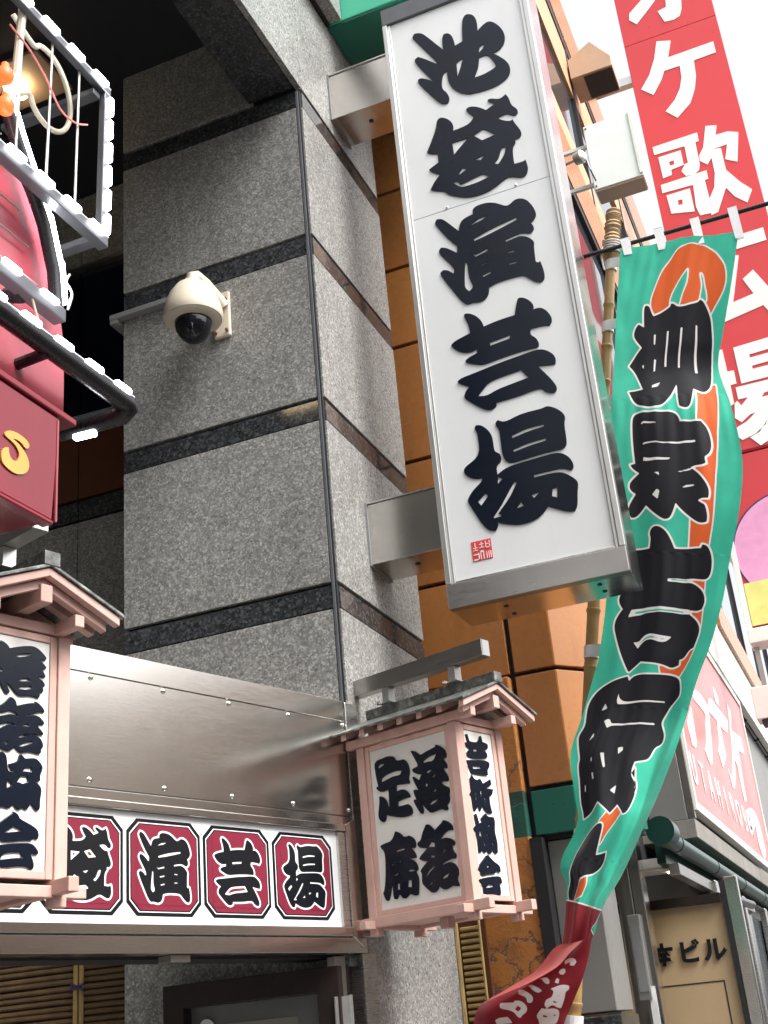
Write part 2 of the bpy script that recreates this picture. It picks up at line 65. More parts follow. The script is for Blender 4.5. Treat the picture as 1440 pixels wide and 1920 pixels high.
 'flag_slit': [[[252,556],[264,553],[266,625],[257,620]],[[337,546],[349,543],[359,770],[346,771]],[[428,542],[441,540],[450,788],[438,789]],[[519,528],[530,529],[561,816],[544,819]],[[272,713],[286,719],[285,790],[275,796]],[[191,744],[205,735],[205,769]],[[255,897],[262,881],[317,864],[294,891]],[[173,1103],[194,1093],[269,1107],[260,1112],[193,1104],[178,1111]],[[179,1224],[221,1216],[325,1228],[474,1217],[469,1230],[340,1237],[221,1225],[181,1233]],[[181,1329],[184,1306],[219,1315],[336,1324],[321,1335],[211,1332]],[[356,1409],[414,1391],[485,1360],[430,1395],[376,1409]],[[247,1409],[273,1409],[276,1431]],[[241,1542],[266,1511],[282,1524],[274,1573]],[[393,1498],[417,1482],[460,1475],[456,1484],[402,1499]],[[149,2273],[165,2233],[268,2226],[484,2220],[520,2224],[516,2250],[273,2257],[220,2265]],[[211,2414],[248,2414],[270,2385],[313,2372],[362,2386],[442,2394],[417,2428],[371,2427],[320,2406],[276,2416],[247,2455]],[[122,2865],[137,2820],[162,2851]],[[211,2801],[210,2758],[228,2791],[283,2808],[516,2788],[519,2797],[287,2821],[224,2825]],[[170,2930],[203,2918],[233,2945],[493,2926],[497,2938],[233,2959],[207,2974]],[[102,3053],[120,2998],[131,3021]],[[316,3094],[347,3087],[351,3107],[327,3131]],[[147,3154],[156,3143],[158,3171],[148,3175]],[[213,3126],[239,3126],[254,3207],[241,3212]],[[154,3237],[168,3236],[172,3270],[159,3273]],[[85,3299],[94,3292],[89,3334],[80,3336]],[[293,3339],[336,3307],[331,3361]]],
 'flag_teal': [[[186,2257],[202,2244],[274,2241],[481,2234],[482,2243],[276,2251]],[[388,2062],[392,2053],[479,2047],[480,2054]],[[247,2433],[278,2400],[317,2388],[366,2404],[412,2405],[395,2413],[319,2398],[284,2408]]],
 'flag_orange': [[[218,375],[219,331],[240,265],[272,191],[316,142],[355,92],[405,66],[458,68],[532,96],[592,147],[641,207],[661,270],[658,337],[632,399],[605,453],[595,476],[558,506],[270,476],[232,420]],[[536,891],[652,900],[561,1291],[563,1610],[569,1738],[569,1899],[579,2087],[593,2252],[606,2356],[597,2485],[582,2571],[556,2634],[447,2627],[405,2513],[499,2351],[484,2090],[462,1769],[446,1578],[462,1290]],[[361,3428],[431,3446],[346,3610],[334,3683],[279,3768],[261,3674],[248,3535]],[[209,3882],[315,3889],[302,4017],[170,4060],[117,4028]]],
 'flag_hole': [[[339,381],[347,331],[384,259],[427,210],[426,273],[407,339],[393,404],[357,417]],[[507,236],[517,245],[536,304],[560,383],[542,413],[524,387],[525,302]]],
 'flag_red': [[[-328,4078],[142,4065],[700,4080],[664,4139],[560,4214],[830,4308],[965,5271],[-663,4394],[-347,4125]]],
 'flag_rows': [[-720,6620,6086,-11,6620,5963],[-738,6620,6009,-36,6630,5896],[-763,6620,5899,-70,6645,5799],[-788,6620,5784,-108,6662,5696],[-810,6620,5683,-144,6681,5604],[-831,6620,5582,-183,6703,5512],[-851,6620,5486,-220,6725,5423],[-870,6620,5396,-253,6744,5341],[-892,6620,5297,-290,6770,5262],[-914,6620,5204,-310,6770,5170],[-932,6620,5118,-303,6720,5042],[-950,6620,5029,-286,6649,4895],[-968,6620,4939,-279,6607,4768],[-986,6620,4852,-277,6588,4657],[-1004,6620,4761,-279,6576,4548],[-1022,6620,4670,-289,6568,4449],[-1039,6620,4577,-307,6564,4359],[-1056,6620,4484,-330,6565,4274],[-1073,6620,4392,-357,6570,4192],[-1090,6620,4301,-388,6582,4114],[-1106,6620,4210,-423,6599,4040],[-1123,6620,4123,-457,6617,3965],[-1138,6620,4039,-490,6633,3887],[-1153,6620,3959,-521,6650,3808],[-1171,6620,3874,-553,6666,3731],[-1195,6620,3782,-585,6681,3663],[-1225,6620,3680,-618,6697,3598],[-1254,6620,3584,-652,6712,3536],[-1281,6620,3503,-691,6724,3468],[-1306,6620,3448,-744,6735,3386],[-1334,6620,3391,-792,6741,3304],[-1367,6620,3319,-830,6746,3229],[-1404,6620,3241,-865,6746,3153],[-1443,6620,3165,-897,6726,3078],[-1485,6620,3090,-925,6689,3006],[-1515,6620,3008,-956,6645,2929],[-1522,6620,2922,-992,6602,2851],[-1521,6620,2831,-1029,6555,2771],[-1521,6620,2752,-1064,6508,2697],[-1520,6620,2681,-1095,6447,2625],[-1546,6620,2615,-1135,6409,2550],[-1590,6620,2553,-1181,6388,2472],[-1636,6620,2492,-1227,6370,2397],[-1657,6620,2425,-1271,6346,2326],[-1636,6620,2354,-1312,6315,2268],[-1645,6620,2290,-1371,6290,2196],[-1659,6620,2217,-1414,6276,2129],[-1678,6620,2134,-1438,6283,2077],[-1705,6620,2039,-1472,6320,2039]],
 'tail_rows': [[-1705,6620,2039,-1471,6320,2044],[-1845,6620,1949,-1507,6340,1969],[-2000,6620,1878,-1557,6400,1901],[-2139,6620,1829,-1610,6470,1833],[-2210,6620,1781,-1680,6520,1732],[-2235,6620,1700,-1719,6520,1656],[-2266,6620,1537,-1770,6520,1501]],
 'fold_rows': [[-1691,6560,2046,-1518,6340,2038],[-1740,6560,2022,-1588,6340,1990],[-1844,6560,1932,-1671,6340,1927],[-1998,6560,1865,-1826,6340,1868],[-2069,6560,1835,-1948,6340,1835],[-2142,6560,1809,-2058,6340,1806]],
 'tail_txt': [[[318,114],[368,105],[453,121],[493,150],[487,175],[440,163],[427,143],[392,142],[371,147]],[[368,198],[368,177],[411,184],[441,211],[436,231],[401,221]],[[403,287],[392,247],[423,262],[441,303]],[[293,224],[347,257],[370,291],[348,287],[280,239],[233,226]],[[194,268],[254,279],[334,323],[360,347],[346,358],[323,346],[257,300]],[[168,304],[217,313],[297,356],[334,392],[340,421],[316,420],[295,389],[264,369],[220,350]],[[159,454],[142,413],[226,414],[226,401],[268,404],[319,440],[332,481],[311,506],[301,532],[279,523],[251,481],[192,464]],[[154,548],[174,532],[220,523],[252,565],[166,573]],[[396,333],[426,329],[461,316],[528,331],[537,360],[522,372],[537,413],[539,459],[497,451],[466,437],[437,458],[412,439],[411,406],[437,393],[434,356]],[[415,548],[391,515],[406,457],[441,465],[469,458],[519,465],[541,490],[550,548],[533,573],[422,573]]],
 'tail_hole': [[[254,465],[263,438],[292,456],[282,481]],[[462,380],[487,389],[500,383],[490,396]],[[454,412],[501,428],[469,427]],[[428,506],[462,515],[457,527],[433,523]],[[497,498],[522,506],[519,523]]],
}


# ---------------------------------------------------------------- materials
def srgb(h):
    c = [int(h[i:i+2], 16)/255 for i in (0, 2, 4)]
    return tuple(x/12.92 if x <= .04045 else ((x+.055)/1.055)**2.4 for x in c)
class NT:
    def __init__(s, name):
        s.m = bpy.data.materials.new(name); s.m.use_nodes = True; s.t = s.m.node_tree
        s.b = s.t.nodes['Principled BSDF']; s.o = s.t.nodes['Material Output']
    def n(s, k, **kw):
        x = s.t.nodes.new(k)
        for a, v in kw.items(): setattr(x, a, v)
        return x
    def l(s, a, b): s.t.links.new(a, b)
    def setp(s, **kw):
        for k, v in kw.items():
            s.b.inputs[k.replace('_', ' ')].default_value = v if not isinstance(v, tuple) or len(v) == 4 else (*v, 1)
    def pos(s): return s.n('ShaderNodeNewGeometry').outputs['Position']
    def scaled(s, vec, sc):
        q = s.n('ShaderNodeVectorMath', operation='MULTIPLY'); s.l(vec, q.inputs[0]); q.inputs[1].default_value = sc; return q.outputs[0]
    def noise(s, vec, scale, detail=4, rough=.5):
        q = s.n('ShaderNodeTexNoise'); s.l(vec, q.inputs['Vector']); q.inputs['Scale'].default_value = scale
        q.inputs['Detail'].default_value = detail; q.inputs['Roughness'].default_value = rough; return q.outputs['Fac']
    def ramp(s, fac, stops):
        q = s.n('ShaderNodeValToRGB'); s.l(fac, q.inputs[0]); e = q.color_ramp.elements
        while len(e) < len(stops): e.new(.5)
        for x, (p, c) in zip(e, stops): x.position = p; x.color = (*c, 1) if len(c) == 3 else c
        return q.outputs['Color']
    def mix(s, fac, a, b, mode='MIX'):
        q = s.n('ShaderNodeMix', data_type='RGBA', blend_type=mode)
        if hasattr(fac, 'is_output'): s.l(fac, q.inputs[0])
        else: q.inputs[0].default_value = fac
        for i, v in ((6, a), (7, b)):
            if hasattr(v, 'is_output'): s.l(v, q.inputs[i])
            else: q.inputs[i].default_value = (*v, 1)
        return q.outputs[2]
    def math(s, op, a, b=None):
        q = s.n('ShaderNodeMath', operation=op)
        for i, v in enumerate((a, b)):
            if v is None: continue
            if hasattr(v, 'is_output'): s.l(v, q.inputs[i])
            else: q.inputs[i].default_value = v
        return q.outputs[0]
    def bump(s, h, strength=.2, dist=.01):
        q = s.n('ShaderNodeBump'); q.inputs['Strength'].default_value = strength; q.inputs['Distance'].default_value = dist
        s.l(h, q.inputs['Height']); s.l(q.outputs[0], s.b.inputs['Normal'])
def g(v): return (v, v, v)
def plain(name, c, rough=.5, metal=0, var=.12, scale=6, bump=0, grime=None, rnd=.05, **kw):
    """paint or plastic: base colour broken up by soft stains and fine grain"""
    k = NT(name); p = k.pos()
    n1 = k.noise(p, scale, 6, .6); n2 = k.noise(p, scale*14, 3)
    a = tuple(x*(1-var) for x in c); b = tuple(min(1, x*(1+var*.6)) for x in c)
    cc = k.ramp(n1, [(.3, a), (.7, b)])
    oi = k.n('ShaderNodeObjectInfo'); rv = k.n('ShaderNodeMapRange'); k.l(oi.outputs['Random'], rv.inputs[0]); rv.inputs[3].default_value = 1-rnd; rv.inputs[4].default_value = 1+rnd
    if rnd: cc = k.mix(1, cc, rv.outputs[0], 'MULTIPLY')
    if grime:
        gm = k.ramp(k.noise(k.scaled(p, (3, 3, .7)), 2.2, 8, .7), [(.52, g(0)), (.72, g(1))])
        cc = k.mix(k.math('MULTIPLY', gm, grime[1]), cc, grime[0])
    k.l(cc, k.b.inputs['Base Color'])
    k.setp(Metallic=metal, **kw)
    rr = k.n('ShaderNodeMapRange'); k.l(n2, rr.inputs[0]); rr.inputs[3].default_value = rough*.8; rr.inputs[4].default_value = min(1, rough*1.2)
    k.l(rr.outputs[0], k.b.inputs['Roughness'])
    if bump: k.bump(n2, bump, .004)
    return k.m
def granite(name, lo, mid, hi, rough, scale=105):
    k = NT(name); p = k.pos()
    wob = k.n('ShaderNodeTexNoise'); k.l(p, wob.inputs['Vector']); wob.inputs['Scale'].default_value = 90
    q = k.n('ShaderNodeVectorMath', operation='MULTIPLY_ADD'); k.l(wob.outputs['Color'], q.inputs[0]); q.inputs[1].default_value = (.005,)*3; k.l(p, q.inputs[2])
    v = k.n('ShaderNodeTexVoronoi'); v.inputs['Scale'].default_value = scale; k.l(q.outputs[0], v.inputs['Vector'])
    sep = k.n('ShaderNodeSeparateColor'); k.l(v.outputs['Color'], sep.inputs[0])
    c1 = k.ramp(sep.outputs[0], [(0, lo), (.22, tuple(a*.35+b*.65 for a, b in zip(lo, mid))), (.6, mid), (.92, hi), (1, tuple(min(1, x*1.3) for x in hi))])
    n2 = k.noise(p, 300, 2); c2 = k.mix(.3, c1, k.ramp(n2, [(.35, lo), (.65, hi)]))
    v2 = k.n('ShaderNodeTexVoronoi'); v2.inputs['Scale'].default_value = scale*.42; k.l(q.outputs[0], v2.inputs['Vector'])
    s2 = k.n('ShaderNodeSeparateColor'); k.l(v2.outputs['Color'], s2.inputs[0])
    c2 = k.mix(k.math('MULTIPLY', k.math('LESS_THAN', s2.outputs[0], .16), .22), c2, lo)
    c2 = k.mix(k.math('MULTIPLY', k.math('GREATER_THAN', s2.outputs[1], .93), .3), c2, hi)  # pale cells put white crystal glints into the base colour
    n3 = k.noise(p, 1.3, 6, .65); c3 = k.mix(1, c2, k.ramp(n3, [(.3, g(.84)), (.7, g(1.05))]), 'MULTIPLY')
    rn = k.noise(k.scaled(p, (5, 5, .45)), 1.4, 7, .7); c3 = k.mix(1, c3, k.ramp(rn, [(.5, g(1)), (.74, g(.82))]), 'MULTIPLY')
    oi = k.n('ShaderNodeObjectInfo'); rv = k.n('ShaderNodeMapRange'); k.l(oi.outputs['Random'], rv.inputs[0]); rv.inputs[3].default_value = .9; rv.inputs[4].default_value = 1.07
    c3 = k.mix(1, c3, rv.outputs[0], 'MULTIPLY')
    k.l(c3, k.b.inputs['Base Color'])
    if rough > .25:
        k.l(k.ramp(sep.outputs[2], [(0, g(rough)), (.9, g(rough)), (.96, g(.12))]), k.b.inputs['Roughness']); k.bump(sep.outputs[1], .18, .002)
    else: k.setp(Roughness=rough)
    return k.m
def steel(name, c=(.62, .61, .59), rough=.28, axis=(1, 1, 60), warm=.0, smear=.2, aniso=0, rot=0):
    k = NT(name); p = k.pos()
    n = k.noise(k.scaled(p, axis), 6, 5, .65); n2 = k.noise(p, 2.3, 6, .6); n3 = k.noise(p, 26, 4, .6)
    cc = k.ramp(n2, [(.3, tuple(x*.94 for x in c)), (.7, tuple(min(1, x*1.03) for x in c))])
    k.l(cc, k.b.inputs['Base Color']); k.setp(Metallic=1.0)
    rr = k.n('ShaderNodeMapRange'); k.l(k.mix(smear, n, n3), rr.inputs[0]); rr.inputs[1].default_value = .3; rr.inputs[2].default_value = .7
    rr.inputs[3].default_value = rough*.72; rr.inputs[4].default_value = rough*1.35; k.l(rr.outputs[0], k.b.inputs['Roughness'])
    if aniso:
        tg = k.n('ShaderNodeTangent', direction_type='RADIAL', axis='Z'); k.l(tg.outputs[0], k.b.inputs['Tangent']); k.setp(Anisotropic=aniso, Anisotropic_Rotation=rot)
    k.bump(n, .04, .002)
    return k.m
def emit(name, c, s):
    k = NT(name); k.setp(Base_Color=c, Emission_Color=c, Emission_Strength=s); return k.m

M = {}
M['granite'] = granite('granite_flamed', g(.085), (.24, .235, .222), (.44, .433, .41), .45)
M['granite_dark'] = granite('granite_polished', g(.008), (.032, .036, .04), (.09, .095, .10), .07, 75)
M['joint'] = plain('black_joint', g(.008), .8)
M['strip'] = plain('corner_strip', (.14, .15, .165), .4, .3)
M['steel'] = steel('brushed_steel')
M['steel_panel'] = steel('brushed_sheet', (.64, .61, .57), .19, (2, 2, 90), smear=.06, aniso=.55, rot=0)
M['steel_side'] = steel('bright_steel', (.72, .71, .69), .2, (1, 1, 50))
M['steel_dull'] = steel('weathered_steel', (.42, .40, .38), .34, (1, 1, 40))
M['steel_white'] = plain('satin_aluminium', (.62, .615, .60), .33, .85, .06)
M['acrylic'] = plain('milk_acrylic', (.715, .725, .73), .12, 0, .02, 1.2, grime=((.45, .44, .40), .10), rnd=0)
M['acrylic_warm'] = plain('lantern_acrylic', (.80, .79, .75), .14, 0, .03, 2)
M['lacquer'] = plain('black_letter', (.006, .009, .018), .2, 0, .2, 4, rnd=0, Specular_IOR_Level=.3)
M['print_black'] = plain('print_black', (.008, .009, .012), .2, 0, .1)
M['print_red'] = plain('print_crimson', (.20, .022, .043), .2, 0, 0, rnd=0)
M['print_white'] = plain('print_white', (.82, .82, .80), .25, 0, .03)
M['seal'] = plain('seal_red', (.66, .06, .06), .35)
M['pink'] = plain('pink_paint', (.61, .385, .33), .45, 0, .1, 7, .14, grime=((.34, .2, .15), .45), rnd=.06)
M['roof'] = None
M['cctv'] = plain('ivory_plastic', (.62, .55, .44), .35, 0, .1, 9, grime=((.3, .22, .14), .3))
M['dome'] = plain('smoked_dome', (.006, .007, .01), .04)
M['rust'] = plain('rusty_screw', (.2, .1, .06), .6, .5)
M['trunk'] = plain('grey_trunking', (.22, .22, .22), .5)
M['orange'] = plain('orange_panel', (.41, .165, .05), .28, 0, .1, 1.3, .02, grime=((.2, .09, .04), .3), rnd=.07)
M['orange_lit'] = M['orange']
M['green'] = plain('green_panel', (.012, .13, .095), .3, 0, .1, 1.5)
M['greenlight'] = plain('green_fascia', (.05, .42, .26), .4, 0, .06)
M['peach'] = plain('peach_paint', (.62, .36, .2), .4)
M['dark'] = plain('dark_void', (.012, .012, .014), .6)
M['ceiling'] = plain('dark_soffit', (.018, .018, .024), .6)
M['brown'] = plain('brown_panel', (.10, .035, .015), .35)
M['blackglass'] = plain('black_glass', (.004, .006, .014), .06)
M['glass'] = plain('window_glass', (.05, .06, .07), .03, 0, .1, Specular_IOR_Level=.9)
M['white_paint'] = plain('white_paint', (.74, .72, .67), .4, 0, .06, 3, grime=((.35, .3, .22), .3))
M['beige'] = plain('beige_paint', (.46, .32, .22), .45, 0, .08)
M['sign_red'] = plain('sign_red', (.58, .038, .045), .3, 0, .05, .8)
M['shop_red'] = plain('shop_red', (.20, .011, .022), .2, 0, .12, 3, .03, grime=((.1, .01, .015), .3))
M['shop_pink'] = plain('rose_panel', (.34, .06, .08), .24, 0, .14, 2, .02, grime=((.2, .05, .06), .3))
M['yellow'] = plain('sign_yellow', (.56, .32, .07), .35)
M['gunmetal'] = plain('grey_bar', (.13, .135, .145), .3, .6)
M['black_pipe'] = plain('black_pipe', (.02, .02, .022), .28, .3)
M['wire'] = plain('wire', (.3, .29, .27), .4, .6)
M['redwire'] = plain('red_wire', (.62, .2, .18), .4)
M['cable'] = plain('beige_cable', (.42, .37, .28), .5)
M['bamboo'] = plain('bamboo', (.38, .23, .085), .38, 0, .25, 9, .05)
M['bamboo_slat'] = plain('bamboo_slat', (.40, .28, .11), .5, 0, .3, 9, .1)
M['bamboo_brown'] = plain('brown_slat', (.16, .10, .05), .5, 0, .3, 12, .1)
M['straw'] = plain('straw_rope', (.40, .28, .15), .9, 0, .3, 40, .4)
M['rope'] = plain('white_rope', (.6, .58, .54), .9, 0, .1, 60, .3)
M['tape'] = plain('white_webbing', (.74, .74, .75), .7, 0, .06, 60, .3)
M['pink_disc'] = plain('disc_pink', (.72, .32, .52), .35)
M['lime'] = plain('panel_lime', (.72, .70, .22), .35)
M['navy'] = plain('outline_navy', (.05, .03, .11), .35)
M['salmon'] = plain('backlit_pink', (.68, .16, .15), .3, 0, .25, .9)  # glow of the lit sign is put into the colour; nothing emits
M['greypipe'] = plain('green_pipe', (.013, .055, .045), .3, .3)
M['concrete'] = plain('stained_soffit', (.24, .225, .2), .6, 0, .2, 4, .2, grime=((.12, .09, .07), .6))
M['greywall'] = plain('grey_stone', (.19, .185, .175), .45, 0, .1, 2, grime=((.1, .09, .08), .5))
M['door'] = plain('beige_laminate', (.50, .36, .21), .3, 0, .05)
M['bronze'] = plain('bronze_frame', (.035, .025, .024), .3, .4)
M['doorgrey'] = plain('door_grey', (.16, .16, .155), .35, .2)
M['asphalt'] = plain('asphalt', (.075, .074, .072), .9, 0, .25, 30, .4)
M['paving'] = plain('paving', (.26, .25, .24), .8, 0, .2, 12, .3)
M['facade_a'] = plain('render_beige', (.62, .57, .49), .7)
M['facade_b'] = plain('render_grey', (.42, .42, .42), .7)
M['facade_c'] = plain('render_tan', (.50, .44, .38), .7)
M['led'] = emit('led_white', (.92, .95, 1), 12)
M['bulb'] = emit('bulb_orange', (1, .075, .012), .9)
M['warm'] = emit('lamp_warm', (1, .78, .45), 6)
k = NT('sheet_roof'); p = k.pos()
nn = k.noise(k.scaled(p, (8, 8, 8)), 3, 6, .7)
k.l(k.ramp(nn, [(.3, (.06, .06, .06)), (.5, (.16, .165, .155)), (.68, (.42, .43, .41))]), k.b.inputs['Base Color'])
k.setp(Metallic=.55, Roughness=.35); k.bump(nn, .15, .003); M['roof'] = k.m
# old orange plaster: crack network and damp stains
k = NT('cracked_plaster'); p = k.pos()
wn = k.n('ShaderNodeTexNoise'); k.l(p, wn.inputs['Vector']); wn.inputs['Scale'].default_value = 7; wn.inputs['Detail'].default_value = 10; wn.inputs['Roughness'].default_value = .65
q = k.n('ShaderNodeVectorMath', operation='MULTIPLY_ADD'); k.l(wn.outputs['Color'], q.inputs[0]); q.inputs[1].default_value = (.32,)*3; k.l(p, q.inputs[2])
v = k.n('ShaderNodeTexVoronoi', feature='DISTANCE_TO_EDGE'); v.inputs['Scale'].default_value = 3.6; k.l(q.outputs[0], v.inputs['Vector'])
crk = k.ramp(v.outputs['Distance'], [(.0, g(1)), (.016, g(.75)), (.045, g(0))])
gate = k.ramp(k.noise(p, 3.1, 4), [(.38, g(0)), (.5, g(1))])
st = k.ramp(k.noise(p, 7, 8, .75), [(.48, g(0)), (.62, g(1))])
sx = k.n('ShaderNodeSeparateXYZ'); k.l(p, sx.inputs[0])
low = k.n('ShaderNodeMapRange'); k.l(sx.outputs[2], low.inputs[0]); low.inputs[1].default_value = 2.35; low.inputs[2].default_value = 1.6
base = k.ramp(k.noise(p, 2, 5), [(.3, (.40, .145, .03)), (.7, (.52, .20, .045))])
base = k.mix(k.math('MULTIPLY', st, k.math('ADD', k.math('MULTIPLY', low.outputs[0], .75), .3)), base, (.05, .035, .025))
base = k.mix(k.math('MULTIPLY', k.math('MULTIPLY', crk, gate), .85), base, (.06, .034, .02))
gz = k.math('MULTIPLY', k.math('GREATER_THAN', sx.outputs[2], 2.715), k.math('LESS_THAN', sx.outputs[2], 2.985))
base = k.mix(gz, base, k.ramp(k.noise(p, 9, 6), [(.4, (.012, .10, .07)), (.65, (.02, .055, .04))]))
k.l(base, k.b.inputs['Base Color']); k.setp(Roughness=.55)
k.bump(k.math('SUBTRACT', k.noise(p, 45, 6, .7), k.math('MULTIPLY', crk, gate)), .5, .01); M['plaster'] = k.m

# ---------------------------------------------------------------- mesh helpers
def link(name, me, mat, parent=None, smooth=False):
    if mat is not None: me.materials.append(mat)
    if smooth:
        for f in me.polygons: f.use_smooth = True
    o = bpy.data.objects.new(name, me); col.objects.link(o)
    if parent is not None: o.parent = parent
    return o
def soft(pts, n=5):
    P = [Vector(p) for p in pts]; out = []
    for i in range(len(P)-1):
        a, b, c, d = P[max(i-1, 0)], P[i], P[i+1], P[min(i+2, len(P)-1)]
        for j in range(n):
            f = j/n; out.append(.5*(2*b+(c-a)*f+(2*a-5*b+4*c-d)*f*f+(3*b-a-3*c+d)*f**3))
    return out+[P[-1]]
class MB:
    def __init__(s): s.bm = bmesh.new()
    def box(s, a, b, bev=0, mtx=None):
        a, b = [min(x, y) for x, y in zip(a, b)], [max(x, y) for x, y in zip(a, b)]
        r = bmesh.ops.create_cube(s.bm, size=1)['verts']
        for v in r:
            v.co = Vector([a[i]+(v.co[i]+.5)*(b[i]-a[i]) for i in range(3)])
            if mtx is not None: v.co = mtx @ v.co
        if bev:
            es = list({e for v in r for e in v.link_edges})
            bmesh.ops.bevel(s.bm, geom=es, offset=bev, segments=2, affect='EDGES', profile=.5)
        return s
    def prism(s, pts, axis, a, b, bev=0):
        """polygon pts (2-D) extruded from a to b along axis; 2-D axes are the other two in order"""
        o = [i for i in range(3) if i != axis]
        def P(p, h):
            v = [0, 0, 0]; v[o[0]], v[o[1]], v[axis] = p[0], p[1], h; return s.bm.verts.new(v)
        A = [P(p, a) for p in pts]; B = [P(p, b) for p in pts]; n = len(pts)
        fs = [s.bm.faces.new(A), s.bm.faces.new(B[::-1])]
        for i in range(n): fs.append(s.bm.faces.new((A[i], B[i], B[(i+1) % n], A[(i+1) % n])))
        bmesh.ops.recalc_face_normals(s.bm, faces=fs)
        if bev:
            es = list({e for f in fs for e in f.edges})
            bmesh.ops.bevel(s.bm, geom=es, offset=bev, segments=2, affect='EDGES', profile=.5)
        return s
    def tube(s, pts, r, n=10, cap=True):
        pts = [Vector(p) for p in pts]; rs = r if isinstance(r, (list, tuple)) else [r]*len(pts)
        rings = []; ref = None
        for i, p in enumerate(pts):
            t = (pts[min(i+1, len(pts)-1)]-pts[max(i-1, 0)]).normalized()
            if ref is None: ref = t.orthogonal().normalized()
            ref = (ref-t*ref.dot(t)).normalized(); b = t.cross(ref)
            rings.append([s.bm.verts.new(p+(ref*math.cos(2*math.pi*j/n)+b*math.sin(2*math.pi*j/n))*rs[i]) for j in range(n)])
        for a, b in zip(rings, rings[1:]):
            for j in range(n): s.bm.faces.new((a[j], a[(j+1) % n], b[(j+1) % n], b[j]))
        if cap: s.bm.faces.new(rings[0][::-1]); s.bm.faces.new(rings[-1])
        return s
    def lathe(s, prof, c, n=32):
        rings = []
        for r, z in prof:
            rings.append([s.bm.verts.new((c[0]+r*math.cos(2*math.pi*j/n), c[1]+r*math.sin(2*math.pi*j/n), c[2]+z)) for j in range(n)])
        for a, b in zip(rings, rings[1:]):
            for j in range(n): s.bm.faces.new((a[j], a[(j+1) % n], b[(j+1) % n], b[j]))
        s.bm.faces.new(rings[0][::-1]); s.bm.faces.new(rings[-1])
        return s
    def obj(s, name, mat, parent=None, smooth=False):
        bmesh.ops.recalc_face_normals(s.bm, faces=s.bm.faces)
        me = bpy.data.meshes.new(name); s.bm.to_mesh(me); s.bm.free()
        o = link(name, me, mat, parent)
        if smooth:
            for f in me.polygons: f.use_smooth = True
            me.set_sharp_from_angle(angle=R(42))
        return o
def box(name, a, b, mat, parent=None, bev=0): return MB().box(a, b, bev).obj(name, mat, parent)
def tag(o, label, cat, group=None):
    o['label'] = label; o['category'] = cat
    if group: o['group'] = group
    return o
def thing(name, label, cat, loc=(0, 0, 0), rz=0, group=None):
    o = bpy.data.objects.new(name, None); col.objects.link(o); o.location = loc; o.rotation_euler = (0, 0, rz); o.empty_display_size = .2
    return tag(o, label, cat, group)
def struct(o): o['kind'] = 'structure'; return o
def copy_part(o, parent, off=(0, 0, 0)):
    c = o.copy(); col.objects.link(c); c.parent = parent; c.location = Vector(o.location)+Vector(off); return c

AX_FRONT = Matrix(((1, 0, 0), (0, 0, -1), (0, 1, 0)))     # glyph plane seen from -Y
AX_RIGHT = Matrix(((0, 0, 1), (1, 0, 0), (0, 1, 0)))      # glyph plane seen from +X
def smooth_poly(pts, n=3, corner=62):
    P = [Vector(p) for p in pts]; N = len(P); out = []
    cut = []
    for i in range(N):
        a, b = P[i]-P[i-1], P[(i+1) % N]-P[i]
        cut.append(a.length > 1e-9 and b.length > 1e-9 and math.degrees(a.angle(b)) > corner)
    if N <= 5: return P
    for i in range(N):
        p0, p1, p2, p3 = P[i-1], P[i], P[(i+1) % N], P[(i+2) % N]
        m1 = Vector((0, 0)) if cut[i] else (p2-p0)*.5
        m2 = Vector((0, 0)) if cut[(i+1) % N] else (p3-p1)*.5
        d = (p2-p1).length
        if cut[i]: m1 = (p2-p1)*.8
        if cut[(i+1) % N]: m2 = (p2-p1)*.8
        for mm in (m1, m2):
            if mm.length > 1.6*d: mm *= 1.6*d/mm.length
        for j in range(n):
            t = j/n; t2, t3 = t*t, t*t*t
            out.append(p1*(2*t3-3*t2+1)+m1*(t3-2*t2+t)+p2*(-2*t3+3*t2)+m2*(t3-t2))
    keep = [cut[i//n] and i % n == 0 for i in range(N*n)]
    if N > 9:
        for _ in range(2): out = [out[i] if keep[i] else out[i]*.5+(out[i-1]+out[(i+1) % (N*n)])*.25 for i in range(N*n)]
    return out
def curve_mesh(contours, depth, offset=0, bevel=0, smooth=True, text=None, size=1):
    if text:
        c = bpy.data.curves.new('t', 'FONT'); c.body = text; c.size = size; c.align_x = 'CENTER'; c.align_y = 'CENTER'; c.resolution_u = 3
    else:
        c = bpy.data.curves.new('t', 'CURVE')
        for pts in contours:
            q = smooth_poly(pts) if smooth else [Vector(x) for x in pts]
            s = c.splines.new('POLY'); s.points.add(len(q)-1)
            for a, b in zip(s.points, q): a.co = (b[0], b[1], 0, 1)
            s.use_cyclic_u = True
        c.dimensions = '2D'
    c.fill_mode = 'BOTH'; c.extrude = max(depth/2-bevel, 0); c.offset = offset-bevel if bevel else offset; c.bevel_depth = bevel; c.bevel_resolution = 1
    o = bpy.data.objects.new('t', c); col.objects.link(o)
    dg = bpy.context.evaluated_depsgraph_get(); dg.update()
    me = bpy.data.meshes.new_from_object(o.evaluated_get(dg), depsgraph=dg)
    bpy.data.objects.remove(o); bpy.data.curves.remove(c)
    return me
def place(me, ax, origin):
    me.transform(ax.to_4x4()); me.transform(Matrix.Translation(origin)); return me
def glyph(name, contours, ax, origin, depth, mat, parent, **kw):
    me = place(curve_mesh(contours, depth, **kw), ax, origin)
    me.materials.clear()
    return link(name, me, mat, parent)
def mmc(key): return [[(x/1000, y/1000) for x, y in c] for c in DATA[key]]
